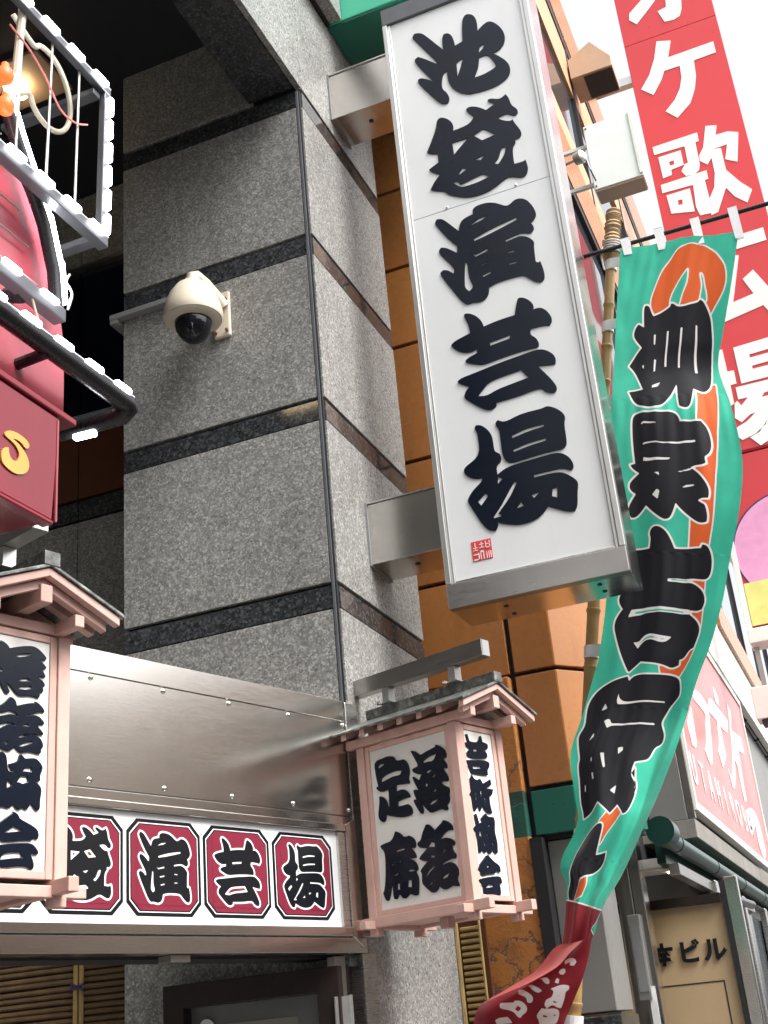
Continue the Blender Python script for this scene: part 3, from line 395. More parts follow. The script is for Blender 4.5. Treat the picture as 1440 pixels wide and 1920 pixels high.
def word(name, text, size, ax, origin, depth, mat, parent, weight=0, sx=1, sy=1):
    me = curve_mesh(None, depth, offset=weight, text=text, size=size); me.materials.clear()
    me.transform(Matrix.Diagonal((sx, sy, 1, 1)))
    return link(name, place(me, ax, origin), mat, parent)

XB, YA = -2.335, 5.5             # street face (x) and camera-facing face (y) of the granite column
# ---------------------------------------------------------------- ground
struct(box('road', (-1.0, -60, -.3), (60, 160, -.10), M['asphalt']))
struct(box('pavement', (-60, -60, -.3), (-1.02, 160, 0), M['paving'], bev=.02))

# ---------------------------------------------------------------- granite building
gb = thing('granite_building', 'grey speckled granite building with dark polished bands and a deep entrance recess', 'building', (0, 0, 0))
BZ = [.60, 1.68, 2.77, 3.868, 4.968, 6.072, 7.178]       # tops of the dark bands
BH = .14; J = .008
def gpanel(a, b, mat='granite', name='granite_panel'): return box(name, a, b, M[mat], gb, .003)
box('column_core', (-3.62, YA+.03, 0), (XB-.03, 6.74, 7.9), M['joint'], gb)
zlo = 0
for zt in BZ:
    z0, z1 = zlo, zt-BH-J
    gpanel((-3.634, YA, z0), (XB-.04, YA+.04, z1)); gpanel((XB-.04, YA+.018, z0), (XB, 6.757, z1))
    gpanel((-3.634, YA+.004, zt-BH), (XB-.036, YA+.04, zt-J*2.2), 'granite_dark', 'band_panel')
    gpanel((XB-.04, YA+.03, zt-BH), (XB-.003, 6.757, zt-J*2.2), 'granite_dark', 'band_panel')
    zlo = zt+.002
gpanel((-3.634, YA, zlo), (XB-.34, YA+.04, 7.82))
MB().box((XB-.034, YA-.002, 0), (XB-.021, YA+.03, 7.16)).obj('corner_strip', M['strip'], gb)
box('corner_gap', (XB-.021, YA+.008, 0), (XB-.012, YA+.03, 7.16), M['joint'], gb)
# lintel over the recess and upper storey, running back past the camera
yy = [-3.0, -1.2, .6, 2.4, 4.0, YA+.02, 6.757]
for a, b in zip(yy, yy[1:]):
    for z0, z1 in ((7.186, 8.30), (8.31, 8.45), (8.46, 9.55), (9.56, 9.70), (9.71, 10.8)):
        dk = z1-z0 < .2
        gpanel((XB-.04, a+.004, z0), (XB-(.003 if dk else 0), b-.004, z1), 'granite_dark' if dk else 'granite', 'band_panel' if dk else 'granite_panel')
    if b < 5.6:
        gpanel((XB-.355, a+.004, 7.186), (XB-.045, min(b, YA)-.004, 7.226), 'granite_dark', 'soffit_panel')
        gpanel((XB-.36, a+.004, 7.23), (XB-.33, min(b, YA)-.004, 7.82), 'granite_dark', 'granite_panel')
box('cornice', (XB+.001, -3, 8.185), (XB+.118, 6.05, 8.45), M['granite'], gb, .004)
box('cornice', (XB+.001, -3, 8.17), (XB+.03, 6.05, 8.184), M['joint'], gb)
box('lintel_core', (XB-.33, -3, 7.23), (XB-.045, YA-.01, 10.8), M['joint'], gb)
box('storey_core', (-9, YA, 7.83), (XB-.045, 6.74, 10.8), M['joint'], gb)
box('recess_ceiling', (-9, -3, 7.82), (XB-.36, 6.5, 7.9), M['ceiling'], gb)
box('added_recess_side', (-6.6, -3, 0), (-6.5, 6.5, 7.82), M['greywall'], gb)  # unseen side walls, added to shut out sky and darken the recess
box('added_recess_side', (-6.5, -3.1, 0), (XB-.05, -3.0, 7.82), M['greywall'], gb)
# back of the recess
box('recess_wall', (-9, 6.45, 0), (-3.6, 6.6, 7.82), M['joint'], gb)
for x0, x1 in ((-7.0, -5.8), (-5.79, -4.6), (-4.59, -3.64)):
    gpanel((x0, 6.4, 7.16), (x1, 6.45, 7.81)); gpanel((x0, 6.4, 0), (x1, 6.45, 5.08))
    gpanel((x0, 6.405, 5.10), (x1, 6.45, 5.24), 'granite_dark', 'band_panel')
    box('brown_panel', (x0, 6.40, 5.26), (x1, 6.45, 5.80), M['brown'], gb); box('black_pane', (x0, 6.41, 5.82), (x1, 6.45, 7.12), M['blackglass'], gb)
box('window_ledge', (-7, 6.36, 7.125), (-3.64, 6.45, 7.15), M['steel_dull'], gb)
# first column, beside the camera
for zt0, zt in zip([0]+BZ, BZ):
    gpanel((-3.6, 1.96, zt0), (XB-.04, 2.0, zt-BH-J)); gpanel((XB-.04, .6, zt0), (XB, 2.0, zt-BH-J))
    gpanel((-3.6, 1.96, zt-BH), (XB-.04, 1.997, zt-J), 'granite_dark', 'band_panel'); gpanel((XB-.04, .6, zt-BH), (XB-.003, 2.0, zt-J), 'granite_dark', 'band_panel')
box('column_core', (-3.6, .62, 0), (XB-.045, 1.955, 7.18), M['joint'], gb)

t = thing('ceiling_light', 'warm strip light mirrored in the polished band of the granite column', 'light', (-4.5, .87, 7.82))
box('light_body', (-.3, -.07, -.05), (.3, .07, 0), M['white_paint'], t, .01); box('light_tube', (-.26, -.035, -.075), (.26, .035, -.052), M['warm'], t, .005)
t = thing('ceiling_light', 'warm strip light mirrored in the lower bracket of the theatre sign', 'light', (-4.4, -1.1, 7.82))
box('light_body', (-.4, -.07, -.05), (.4, .07, 0), M['white_paint'], t, .01); box('light_tube', (-.36, -.035, -.075), (.36, .035, -.052), M['warm'], t, .005)
t = thing('downlight', 'small square warm downlight glowing behind the LED bars', 'light', (-4.25, 5.2, 7.82))
box('light_plate', (-.28, -.2, -.03), (.28, .2, 0), M['beige'], t, .005); MB().lathe([(.02, -.13), (.05, -.12), (.07, -.09), (.055, -.06), (.03, -.03)], (0, 0, 0), 16).obj('light_bulb', M['warm'], t, True)

# ---------------------------------------------------------------- security camera
t = thing('security_camera', 'ivory dome security camera with smoked bubble on granite column', 'camera', (-2.995, 5.243, 5.575)); t.scale = (.86,)*3
MB().lathe([(.192, -.055), (.2, -.03), (.197, .005), (.185, .06), (.155, .14), (.115, .2), (.075, .232), (.05, .24), (.048, .27)], (0, 0, 0), 40).obj('housing', M['cctv'], t, True)
MB().lathe([(.13, -.075), (.172, -.067), (.184, -.058), (.18, -.05)], (0, 0, 0), 40).obj('rim', M['cctv'], t, True)
MB().lathe([(.012, -.226)]+[(.125*math.sin(a), -.075-.152*math.cos(a)) for a in [i*math.pi/18 for i in range(1, 10)]], (0, 0, 0), 32).obj('bubble', M['dome'], t, True)
MB().tube([(0, 0, .25), (0, .0, .285), (.008, .035, .31), (.03, .12, .29), (.06, .22, .22), (.075, .27, .18)], [.042, .044, .044, .044, .05, .056], 14).obj('arm', M['cctv'], t, True)
MB().box((.0, .27, -.06), (.13, .298, .30), .012).obj('wall_plate', M['cctv'], t)
for z in (0, .25):
    for x in (.022, .108): MB().tube([(x, .268, z-.02), (x, .25, z-.02)], .011, 8).obj('bolt', M['rust'], t)
o = MB().box((-3.70, YA-.055, 5.868), (-3.2, YA-.005, 5.905), .004).box((-3.70, YA-.05, 5.84), (-3.645, YA+.2, 5.903), .004).obj('cable_trunking', M['trunk'])
tag(o, 'grey cable trunking running along the granite to the dome camera', 'trunking')

# ---------------------------------------------------------------- vertical theatre sign
vsn = thing('theatre_sign', 'tall white vertical sign with five bold black characters in a steel box', 'sign', (0, 0, 0))
sx0, sx1, sy0, sy1, sz0, sz1 = -1.898, -.913, 5.95, 6.32, 3.745, 8.02
MB().box((sx0+.004, sy0+.05, sz0+.004), (sx1-.004, sy1, sz1), .004).obj('box_body', M['steel_side'], vsn)
fwL = .05
box('frame_bottom', (sx0, sy0, sz0), (sx1, sy0+.06, sz0+.137), M['steel_dull'], vsn, .004)
box('frame_top', (sx0, sy0-.0, 7.885), (sx1, sy0+.06, sz1), M['gunmetal'], vsn, .004)  # darker grey than the other rails: shadow at the top is in the colour
for xa, xb in ((sx0, sx0+.032), (sx1-.034, sx1)):
    box('frame_side', (xa, sy0, sz0+.139), (xb, sy0+.06, 7.883), M['steel_white'], vsn, .004)
for xa, xb in ((sx0+.033, sx0+.052), (sx1-.056, sx1-.035)):
    box('frame_bead', (xa, sy0+.012, sz0+.139), (xb, sy0+.06, 7.883), M['steel_white'], vsn, .004)
box('frame_lip', (sx0+.053, sy0+.01, sz0+.138), (sx1-.057, sy0+.03, sz0+.152), M['steel'], vsn, .003)
box('sign_panel', (sx0+.053, sy0+.022, sz0+.153), (sx1-.057, sy0+.034, 6.282), M['acrylic'], vsn)
box('sign_panel', (sx0+.053, sy0+.022, 6.287), (sx1-.057, sy0+.034, 7.883), M['acrylic'], vsn)
box('panel_joint', (sx0+.053, sy0+.026, 6.281), (sx1-.057, sy0+.032, 6.288), M['trunk'], vsn)
for x in (-1.62, -1.18):
    MB().lathe([(.008, -.004), (.007, .004), (.003, .007)], (0, 0, 0), 10).obj('screw', M['steel'], vsn).matrix_local = Matrix.Translation((x, sy0+.02, 6.30)) @ Matrix.Rotation(R(90), 4, 'X')
for key in ('ike', 'bukuro', 'en', 'gei', 'jo'):
    glyph('letter', mmc(key), AX_FRONT, (0, sy0+.0185, 0), .006, M['lacquer'], vsn, offset=-.0018)
se = box('seal', (-1.735, sy0+.0195, 3.985), (-1.622, sy0+.0215, 4.10), M['seal'], vsn)
for a, b in (((-1.728, 3.99), (-1.695, 3.996)), ((-1.70, 3.99), (-1.695, 4.03)), ((-1.728, 4.02), (-1.70, 4.025)), ((-1.688, 3.99), (-1.684, 4.035)), ((-1.672, 3.99), (-1.668, 4.035)), ((-1.686, 4.03), (-1.67, 4.04)), ((-1.655, 3.99), (-1.651, 4.03)), ((-1.643, 3.99), (-1.639, 4.03)), ((-1.632, 3.99), (-1.628, 4.03)), ((-1.728, 4.045), (-1.70, 4.049)), ((-1.728, 4.06), (-1.70, 4.063)), ((-1.715, 4.045), (-1.711, 4.09)), ((-1.69, 4.055), (-1.665, 4.059)), ((-1.69, 4.075), (-1.665, 4.079)), ((-1.679, 4.055), (-1.675, 4.09)), ((-1.655, 4.05), (-1.63, 4.054)), ((-1.655, 4.07), (-1.63, 4.074)), ((-1.655, 4.05), (-1.651, 4.09)), ((-1.634, 4.05), (-1.63, 4.09))):
    box('seal_stroke', (a[0], sy0+.0175, a[1]), (b[0], sy0+.0193, b[1]), M['print_white'], se)
for x, y in ((-1.62, 6.1), (-1.62, 6.25), (-1.1, 6.08), (-1.1, 6.2)): MB().lathe([(.013, -.003), (.013, .001)], (x, y, sz0+.003), 12).obj('drain_hole', M['dark'], vsn)
for z0 in (4.112, 7.297):
    b = MB().box((XB+.002, 5.985, z0), (sx0+.003, 6.29, z0+.365), .003).obj('bracket', M['steel_panel'], vsn)
    box('bracket_cover', (XB+.004, 5.975, z0+.367), (sx0, 6.29, z0+.376), M['steel'], b)
    MB().lathe([(.016, -.003), (.016, .001)], (-2.1, 6.12, z0-.0005), 12).obj('drain_hole', M['dark'], b)
    box('sealant', (XB+.001, 5.972, z0-.01), (XB+.012, 6.30, z0+.38), M['trunk'], b)

# ---------------------------------------------------------------- entrance fascia  (local x = out to the street, y = along, z up)
AF = .325306
fas = thing('entrance_fascia', 'brushed steel entrance fascia with black characters on crimson octagons', 'sign', (XB, YA, 0), -AF)
S0, S1 = -2.9, .0
box('fascia_core', (-.30, S0, 2.06), (-.012, S1-.02, 3.19), M['steel_dull'], fas)
box('top_flashing', (-.30, S0, 3.115), (.004, S1-.04, 3.217), M['steel_panel'], fas, .002)
box('sheet_panel', (-.01, S0, 2.655), (0, S1-.035, 3.113), M['steel_panel'], fas, .001)
box('lower_trim', (-.01, S0, 2.612), (.001, S1-.035, 2.651), M['steel_panel'], fas, .002)
box('frame_rail', (-.01, S0, 2.577), (.022, S1-.10, 2.609), M['steel_panel'], fas, .004)
box('frame_rail', (-.01, S0, 2.108), (.022, S1-.10, 2.148), M['steel_panel'], fas, .004)
MB().prism([(-.098, 2.108), (-.03, 2.06), (-.03, 2.64), (-.098, 2.609)], 0, -.01, .022, .003).obj('frame_stile', M['steel_panel'], fas)
box('frame_stile_inner', (-.012, -.146, 2.15), (.012, -.10, 2.575), M['steel'], fas, .003)
box('white_panel', (-.012, S0, 2.149), (-.003, -.147, 2.576), M['acrylic'], fas)
box('bottom_rail', (-.12, S0, 2.038), (.012, S1-.0, 2.104), M['steel_panel'], fas, .003)
box('inner_lintel', (-.30, S0, 2.03), (-.125, S1-.02, 2.058), M['dark'], fas)
box('end_post', (-.12, -.028, 0), (.006, .062, 2.036), M['steel'], fas, .004)
box('end_post_cap', (-.12, -.026, 2.106), (.006, .062, 3.214), M['steel'], fas, .004)
box('door_stop', (-.10, -.16, 0), (-.05, -.09, 2.03), M['steel_dull'], fas, .003)
hp = MB().box((-.052, -.18, 1.74), (-.043, -.09, 1.86), .002).obj('hinge', M['steel_white'], fas)
MB().tube([(-.04, -.085, 1.735), (-.04, -.085, 1.865)], .012, 10).obj('hinge_pin', M['steel_white'], hp)
box('closer_bracket', (-.1, -1.13, 2.008), (-.02, -1.03, 2.036), M['steel_dull'], fas, .003)
for i in range(8):
    for z in (3.096, 2.683):
        MB().lathe([(.011, -.001), (.011, .002), (.008, .006), (.003, .008)], (0, 0, 0), 12).obj('rivet', M['steel_side'], fas, True).matrix_local = Matrix.Translation((.001, -.045-.374*i, z)) @ Matrix.Rotation(R(90), 4, 'Y')
def octo(w, h, c): return [(-w+c, -h), (w-c, -h), (w, -h+c), (w, h-c), (w-c, h), (-w+c, h), (-w, h-c), (-w, -h+c)]
def norm_glyph(key, w, h):
    c = mmc(key); a = np.array([p for s in c for p in s]); lo, hi = a.min(0), a.max(0); mid = (lo+hi)/2
    return [[((x-mid[0])*w/(hi[0]-lo[0]), (y-mid[1])*h/(hi[1]-lo[1])) for x, y in s] for s in c]
def sdf(pts, polys, evenodd=False):
    """signed distance of 2-D points to polygons (negative inside), in mm"""
    best = np.full(len(pts), 1e3); par = np.zeros(len(pts), bool)
    for pl in polys:
        q = np.array([tuple(v) for v in smooth_poly([Vector(p) for p in pl])])
        lo, hi = q.min(0)-30, q.max(0)+30
        idx = np.where(((pts > lo) & (pts < hi)).all(1))[0]
        if not len(idx): continue
        P = pts[idx]; d = np.full(len(P), 1e9); ins = np.zeros(len(P), bool)
        for a, b in zip(q, np.roll(q, -1, 0)):
            e = b-a; w = P-a; L = e@e
            t = np.clip((w@e)/L, 0, 1) if L > 0 else np.zeros(len(P))
            d = np.minimum(d, ((w-np.outer(t, e))**2).sum(1))
            if a[1] != b[1]:
                c = (a[1] > P[:, 1]) != (b[1] > P[:, 1])
                ins ^= c & (P[:, 0] < (b[0]-a[0])*(P[:, 1]-a[1])/(b[1]-a[1])+a[0])
        d = np.sqrt(d)
        if evenodd: par[idx] ^= ins; best[idx] = np.minimum(best[idx], d)
        else: best[idx] = np.minimum(best[idx], d*np.where(ins, -1, 1))
    return best*np.where(par, -1, 1) if evenodd else best
def field_layers(k, c, layers, soft=1):
    for att, thr, colr in layers:
        a = k.n('ShaderNodeAttribute', attribute_name=att)
        mr = k.n('ShaderNodeMapRange'); k.l(a.outputs['Fac'], mr.inputs[0]); mr.inputs[1].default_value = thr+soft; mr.inputs[2].default_value = thr-soft
        c = k.mix(mr.outputs[0], c, colr)
    return c
k = NT('printed_plaque'); k.l(field_layers(k, k.ramp(k.noise(k.pos(), 6), [(.3, (.20, .022, .043)), (.7, (.20, .022, .043))]), [('d_ink', 7.5, (.8, .8, .78)), ('d_ink', 0, (.008, .009, .012))], .7), k.b.inputs['Base Color']); k.setp(Roughness=.2); M['plaque'] = k.m
def print_patch(name, contours, w, h, org, parent, n=130):
    a, b = np.linspace(-w/2, w/2, n), np.linspace(-h/2, h/2, n); U, V = np.meshgrid(a, b)
    vert = np.stack([np.full(U.size, org[0]), U.ravel()+org[1], V.ravel()+org[2]], 1)
    i = np.arange((n-1)*n).reshape(n-1, n)[:, :-1].ravel()
    me = bpy.data.meshes.new(name); me.from_pydata(vert.tolist(), [], np.stack([i, i+1, i+n+1, i+n], 1).tolist()); me.update()
    f = sdf(np.stack([U.ravel(), V.ravel()], 1)*1000, [[(x*1000, y*1000) for x, y in c] for c in contours], True)
    me.attributes.new('d_ink', 'FLOAT', 'POINT').data.foreach_set('value', f.astype(np.float32))
    return link(name, me, M['plaque'], parent)
for key, sc_ in (('ike', -1.961), ('bukuro', -1.568), ('en', -1.172), ('gei', -.776), ('jo', -.376)):
    pl = glyph('octagon_plaque', [octo(.190, .187, .05)], AX_RIGHT, (-.0025, sc_, 2.365), .001, M['print_black'], fas, smooth=False)
    for w, h, mt, off in ((.176, .173, 'print_white', .0007), (.172, .169, 'print_black', .0014), (.168, .165, 'print_red', .0021)):
        glyph('octagon_print', [octo(w, h, .045)], AX_RIGHT, (-.0025+off, sc_, 2.365), .001, M[mt], pl, smooth=False)
    ng = norm_glyph(key, .265, .275)
    print_patch('letter', ng, .281, .291, (.0012, sc_, 2.365), pl)

# ---------------------------------------------------------------- lanterns
def lantern(name, label, off, faces):
    L = thing(name, label, 'lantern', (XB, YA, 0), -AF, 'paper-lantern style sign boxes on the fascia')
    L.location = Matrix.Rotation(-AF, 4, 'Z') @ Vector((0, off, 0)) + Vector((XB, YA, 0))
    e0, e1, s0, s1, z0, z1 = .06, .67, -.03, .33, 2.10, 2.965; w = .046
    for e in (e0, e1-w):
        for s in (s0, s1-w): box('post', (e, s, z0), (e+w, s+w, z1), M['pink'], L, .003)
    for s, nm in ((s0+.004, 0), (s1-w+.004, 0)):
        box('bottom_beam', (e0-.05, s-.012, 2.135), (e1+.085, s+w-.02, 2.18), M['pink'], L, .003)
        box('top_beam', (e0-.05, s-.02, 2.967), (e1+.11, s+w-.03, 3.008), M['pink'], L, .003)
    for e in (e0+.004, e1-w+.004):
        box('bottom_beam', (e+.002, s0-.075, 2.128), (e+w-.006, s1+.075, 2.164), M['pink'], L, .003)
        box('top_rail', (e, s0+.03, 2.968), (e+w-.008, s1-.03, 3.004), M['pink'], L, .003)
    box('ridge_beam', (e0-.05, .128, 3.022), (e1+.12, .172, 3.082), M['pink'], L, .003)
    box('bottom_board', (e0+.03, s0+.03, 2.150), (e1-.03, s1-.03, 2.160), M['pink'], L)
    box('centre_batten', (.35, .12, 2.10), (.40, .17, 2.148), M['pink'], L, .003)
    # frames and acrylic of the four faces
    def face(a0, a1, front, n):          # front: function (a, z, depth) -> (e, s, z)
        pa = [((a0, 2.182), (a0+.026, 2.962)), ((a1-.026, 2.182), (a1, 2.962)), ((a0+.027, 2.182), (a1-.027, 2.206)), ((a0+.027, 2.938), (a1-.027, 2.962))]
        for (p, q), (r_, s_) in pa: box('panel_frame', front(p, q, .008), front(r_, s_, .024), M['pink'], L, .002)
        box('acrylic_panel', front(a0+.027, 2.207, .014), front(a1-.027, 2.937, .022), M['acrylic_warm'], L)
    face(e0+w+.001, e1-w-.001, lambda a, z, d: (a, s0+d, z), 0)
    face(e0+w+.001, e1-w-.001, lambda a, z, d: (a, s1-d, z), 0)
    face(s0+w+.001, s1-w-.001, lambda a, z, d: (e1-d, a, z), 0)
    # roof: two sheet slopes, barge boards, rafters, ridge cap
    rs, zr, ze, zo = .15, 3.150, 3.030, .29
    for sg in (-1, 1):
        se, th = rs+sg*zo, .012
        MB().prism([(rs, zr), (se, ze), (se, ze-th), (rs, zr-th)], 0, .012, e1+.145, .002).obj('roof_slope', M['roof'], L)
        MB().prism([(rs, zr-th-.002), (se-sg*.012, ze-th+.002), (se-sg*.012, ze-th-.028), (rs, zr-th-.03)], 0, e1+.105, e1+.135, .002).obj('barge_board', M['pink'], L)
        MB().prism([(rs, zr-th-.032), (se-sg*.045, ze-th-.014), (se-sg*.045, ze-th-.045), (rs, zr-th-.062)], 0, e1+.075, e1+.104, .002).obj('barge_board', M['pink'], L)
        for i in range(6):
            e = .05+i*.118
            MB().prism([(rs+sg*.03, zr-th-.016), (se-sg*.02, ze-th+.006), (se-sg*.02, ze-th-.024), (rs+sg*.03, zr-th-.046)], 0, e, e+.032).obj('rafter', M['pink'], L)
    MB().prism([(rs-.03, zr-.012), (rs+.03, zr-.012), (rs+.03, zr+.038), (rs-.03, zr+.038)], 0, .012, e1+.148, .003).obj('ridge_cap', M['roof'], L)
    # steel hanger beam above
    box('hanger_beam', (-.285, .095, 3.268), (e1+.112, .155, 3.350), M['steel_dull'], L, .002)
    box('hanger_end', (e1+.1125, .098, 3.271), (e1+.115, .152, 3.347), M['steel_white'], L)
    for e in (.148, .567):
        MB().box((e, .10, 3.19), (e+.04, .15, 3.266)).box((e-.02, .085, 3.187), (e+.06, .165, 3.192)).obj('hanger_post', M['steel_white'], L, False)
        MB().lathe([(.012, 0), (.012, .012), (.005, .018)], (e-.01, .078, 3.183), 8).obj('hanger_bolt', M['steel_side'], L)
    for key, ax in faces:
        cs = mmc(key)
        if ax == 'e': glyph('letter', cs, AX_FRONT, (0, s0+.0105, 0), .006, M['lacquer'], L, offset=-.0009)
        else: glyph('letter', [[(x-off, y) for x, y in c] for c in cs], AX_RIGHT, (e1-.0105, 0, 0), .007, M['lacquer'], L, bevel=.002 if off else 0)
    return L
lantern('lantern', 'pink wooden lantern box with six characters at the right end of the steel fascia'.replace('six', 'eight'), 0, [(k_, 'e') for k_ in ('raku', 'go', 'jou', 'seki')]+[(k_, 's') for k_ in ('gei2', 'jutsu', 'kyou', 'kai')])
lantern('lantern', 'pink wooden lantern box with shiny dark characters cut off by the left edge', -2.445, [(k_, 's') for k_ in ('raku3', 'go3', 'kyou3', 'kai3')])

# ---------------------------------------------------------------- behind the entrance
t = thing('bamboo_screen', 'brown bamboo slat screen inside the entrance left of the granite column', 'screen', (0, 5.8, 0))
for i in range(46):
    z = .95+i*.032
    MB().tube([(-6.2, .004*math.sin(i*2.1), z), (-4.6, .003*math.sin(i), z+.003*math.sin(i*3.7)), (-3.66, 0, z)], .0135, 7).obj('slat', M['bamboo_brown'], t)
for x in (-4.10, -5.3):
    for dx in (-.018, .018): MB().tube([(x+dx, -.022, .9), (x+dx, -.022, 2.42)], .014, 7).obj('binding_cane', M['bamboo_slat'], t)
    for z in (2.07, 1.6, 1.2): MB().tube([(x-.05, -.03, z-.015), (x+.05, -.042, z+.01)], .007, 6).tube([(x-.045, -.03, z+.02), (x+.045, -.042, z-.02)], .007, 6).obj('tie', M['navy'], t)
box('screen_backing', (-6.2, .03, .9), (-3.66, .05, 2.45), M['brown'], t)
t = thing('bamboo_screen', 'narrow pale bamboo slat screen between granite column and cracked orange wall', 'screen', (0, 7.0, 0))
for i in range(48):
    MB().tube([(-2.38, 0, .62+i*.034), (-2.275, 0, .622+i*.034)], .012, 7).obj('slat', M['bamboo_slat'], t)
for x in (-2.405, -2.262): MB().tube([(x, -.012, .5), (x, -.012, 2.3)], .017 if x < -2.3 else .008, 8).obj('binding_cane', M['bamboo_slat'], t)
box('screen_backing', (-2.46, .03, .4), (-2.24, .05, 2.32), M['brown'], t)
t = thing('steel_door', 'dark framed grey door at the foot of the granite column', 'door', (0, YA, 0))
MB().prism([(-3.33, 0), (-3.33, 1.99), (-2.42, 1.99), (-2.42, 0), (-2.53, 0), (-2.53, 1.885), (-3.22, 1.885), (-3.22, 0)], 1, -.14, -.002, .003).obj('door_frame', M['bronze'], t)
box('door_leaf', (-3.219, -.07, 0), (-2.531, -.03, 1.884), M['doorgrey'], t)
box('door_glazing', (-3.12, -.075, .3), (-2.66, -.071, 1.80), M['steel_dull'], t)
MB().tube([(-3.13, -.073, 1.79), (-3.13, -.085, 1.79)], .04, 20).obj('round_sticker', M['print_white'], t)
word('sticker_print', 'h', .05, AX_FRONT, (-3.13, -.0862, 1.79), .001, M['navy'], t)

# ---------------------------------------------------------------- neighbouring shop sign with LED bars (left edge)
sh = thing('shop_sign', 'red shop sign box with yellow letter and arched rose board ringed by LED bars', 'sign', (0, 0, 0))
MB().prism([(1.0, 3.42), (2.69, 3.42), (2.665, 3.075), (1.0, 3.075)], 0, XB+.003, -2.0, .006).obj('sign_box', M['shop_red'], sh)
MB().box((XB+.004, 1.0, 3.422), (-1.99, 2.76, 3.445), .004).obj('box_flange', M['shop_red'], sh)
box('box_trim', (-2.03, 1.0, 3.06), (-1.992, 2.66, 3.073), M['shop_red'], sh, .004)
box('box_edge', (-2.004, 2.676, 3.08), (-1.998, 2.684, 3.41), M['shop_pink'], sh)
glyph('letter', mmc('ess'), AX_RIGHT, (-1.997, 0, 0), .004, M['yellow'], sh)
word('letter', 'K', .2, AX_RIGHT, (-1.997, 2.25, 3.23), .004, M['yellow'], sh, .008)
arch = [(1.0, 3.447), (2.79, 3.447), (2.79, 3.61), (2.785, 3.75), (2.755, 3.88), (2.72, 3.96), (2.69, 4.03), (2.63, 4.12), (2.56, 4.21), (2.45, 4.31), (2.3, 4.41), (2.1, 4.5), (1.8, 4.56), (1.0, 4.6)]
MB().prism(arch, 0, -2.12, -2.06, .005).obj('arch_board', M['shop_pink'], sh)
for i in range(9): MB().tube([(-2.045, 1.9+i*.09, 3.8), (-2.045, 1.86+i*.09, min(4.45, 4.56-.0*i))], .005, 6).obj('mesh_wire', M['black_pipe'], sh) if i < 6 else None
for i in range(5): MB().tube([(-2.043, 1.7, 3.86+i*.11), (-2.043, 2.62-.05*i, 3.87+i*.11)], .003, 6).obj('mesh_wire', M['wire'], sh)
led0 = None
def led(c, d, parent):
    """one LED module: little white block lying along d"""
    global led0
    d = Vector(d).normalized(); q = d.to_track_quat('X', 'Z').to_matrix().to_4x4(); q.translation = Vector(c)
    if led0 is None:
        led0 = MB().box((-.040, -.012, -.010), (.040, .012, .010), .006).obj('led_module', M['led'], parent); o = led0
    else:
        o = led0.copy(); col.objects.link(o); o.parent = parent
    o.matrix_local = q
def ledbar(a, b, r, n, side=(0.02, 0, 0.012), mat='gunmetal', rnd=False):
    a, b = Vector(a), Vector(b); d = (b-a).normalized()
    if rnd: o = MB().tube([a, b], r, 14).obj('led_bar', M[mat], sh, True)
    else:
        q = d.to_track_quat('X', 'Z').to_matrix().to_4x4(); q.translation = a
        o = MB().box((0, -r, -r), ((b-a).length, r, r), .003).obj('led_bar', M[mat], sh); o.matrix_local = q
    for i in range(n): led(a+(b-a)*((i+.45)/n)+Vector(side), d, sh)
    MB().tube([a+Vector(side)*.9, b+Vector(side)*.9], .004, 6).obj('led_wire', M['tape'], sh)
XF = -1.96
ledbar((XF, 2.87, 4.80), (XF, 1.6, 4.76), .014, 9, (.012, 0, .018))
ledbar((XF, 2.85, 4.78), (XF, 2.83, 4.16), .013, 6, (.012, .018, 0))
ledbar((XF, 2.85, 4.14), (XF, 1.6, 4.12), .019, 9, (.018, 0, .024))
ledbar((XF-.04, 2.68, 3.77), (XF-.04, 1.6, 3.77), .022, 6, (.018, 0, .022))
pts = [(XF-.05, 2.675, 3.79), (XF-.05, 2.655, 3.93), (XF-.05, 2.60, 4.07), (XF-.05, 2.53, 4.18), (XF-.05, 2.45, 4.30), (XF-.05, 2.38, 4.42)]
MB().tube(pts, .022, 10).obj('led_bar', M['black_pipe'], sh, True)
for i, p_ in enumerate(pts[1:]):
    a = Vector(pts[i]); b = Vector(p_); led((a+b)/2+Vector((.012, .022, .006)), b-a, sh); led(b+Vector((.012, .022, .006)), b-a, sh)
ledbar((XF, 3.0, 3.60), (XF, 1.6, 3.585), .032, 9, (.02, 0, .028), 'black_pipe', True)
MB().tube([(XF, 2.985, 3.60), (XF, 3.0, 3.592), (XF-.02, 3.0, 3.575), (XF-.38, 2.96, 3.56)], .034, 14).obj('return_pipe', M['black_pipe'], sh, True)
led((XF-.16, 2.985, 3.53), (-1, -.1, 0), sh)
MB().tube([(XF-.11, 2.56, 3.56), (XF+.0, 2.57, 3.575)], .018, 10).obj('stand_off', M['black_pipe'], sh)
MB().tube([(XF-.11, 2.5, 3.77), (XF-.05, 2.51, 3.755)], .024, 12).obj('stand_off', M['black_pipe'], sh)
for z in (4.76, 4.135): MB().box((XF-.40, 2.79, z-.012), (XF-.005, 2.83, z+.012), .002).obj('stay_bar', M['gunmetal'], sh)
for y in (2.70, 2.55, 2.40): MB().tube([(XF-.01, y, 4.13), (XF-.01, y+.015, 4.78)], .0045, 6).obj('rod', M['wire'], sh)
cb = [(XF-.1, 2.47, 4.86)]+[(XF-.1, 2.66+.13*math.cos(a), 4.70+.16*math.sin(a)) for a in [R(130-18*i) for i in range(16)]]+[(XF-.12, 2.48, 4.52)]
MB().tube(soft(cb, 3), .0095, 8).obj('loop_cable', M['cable'], sh, True)
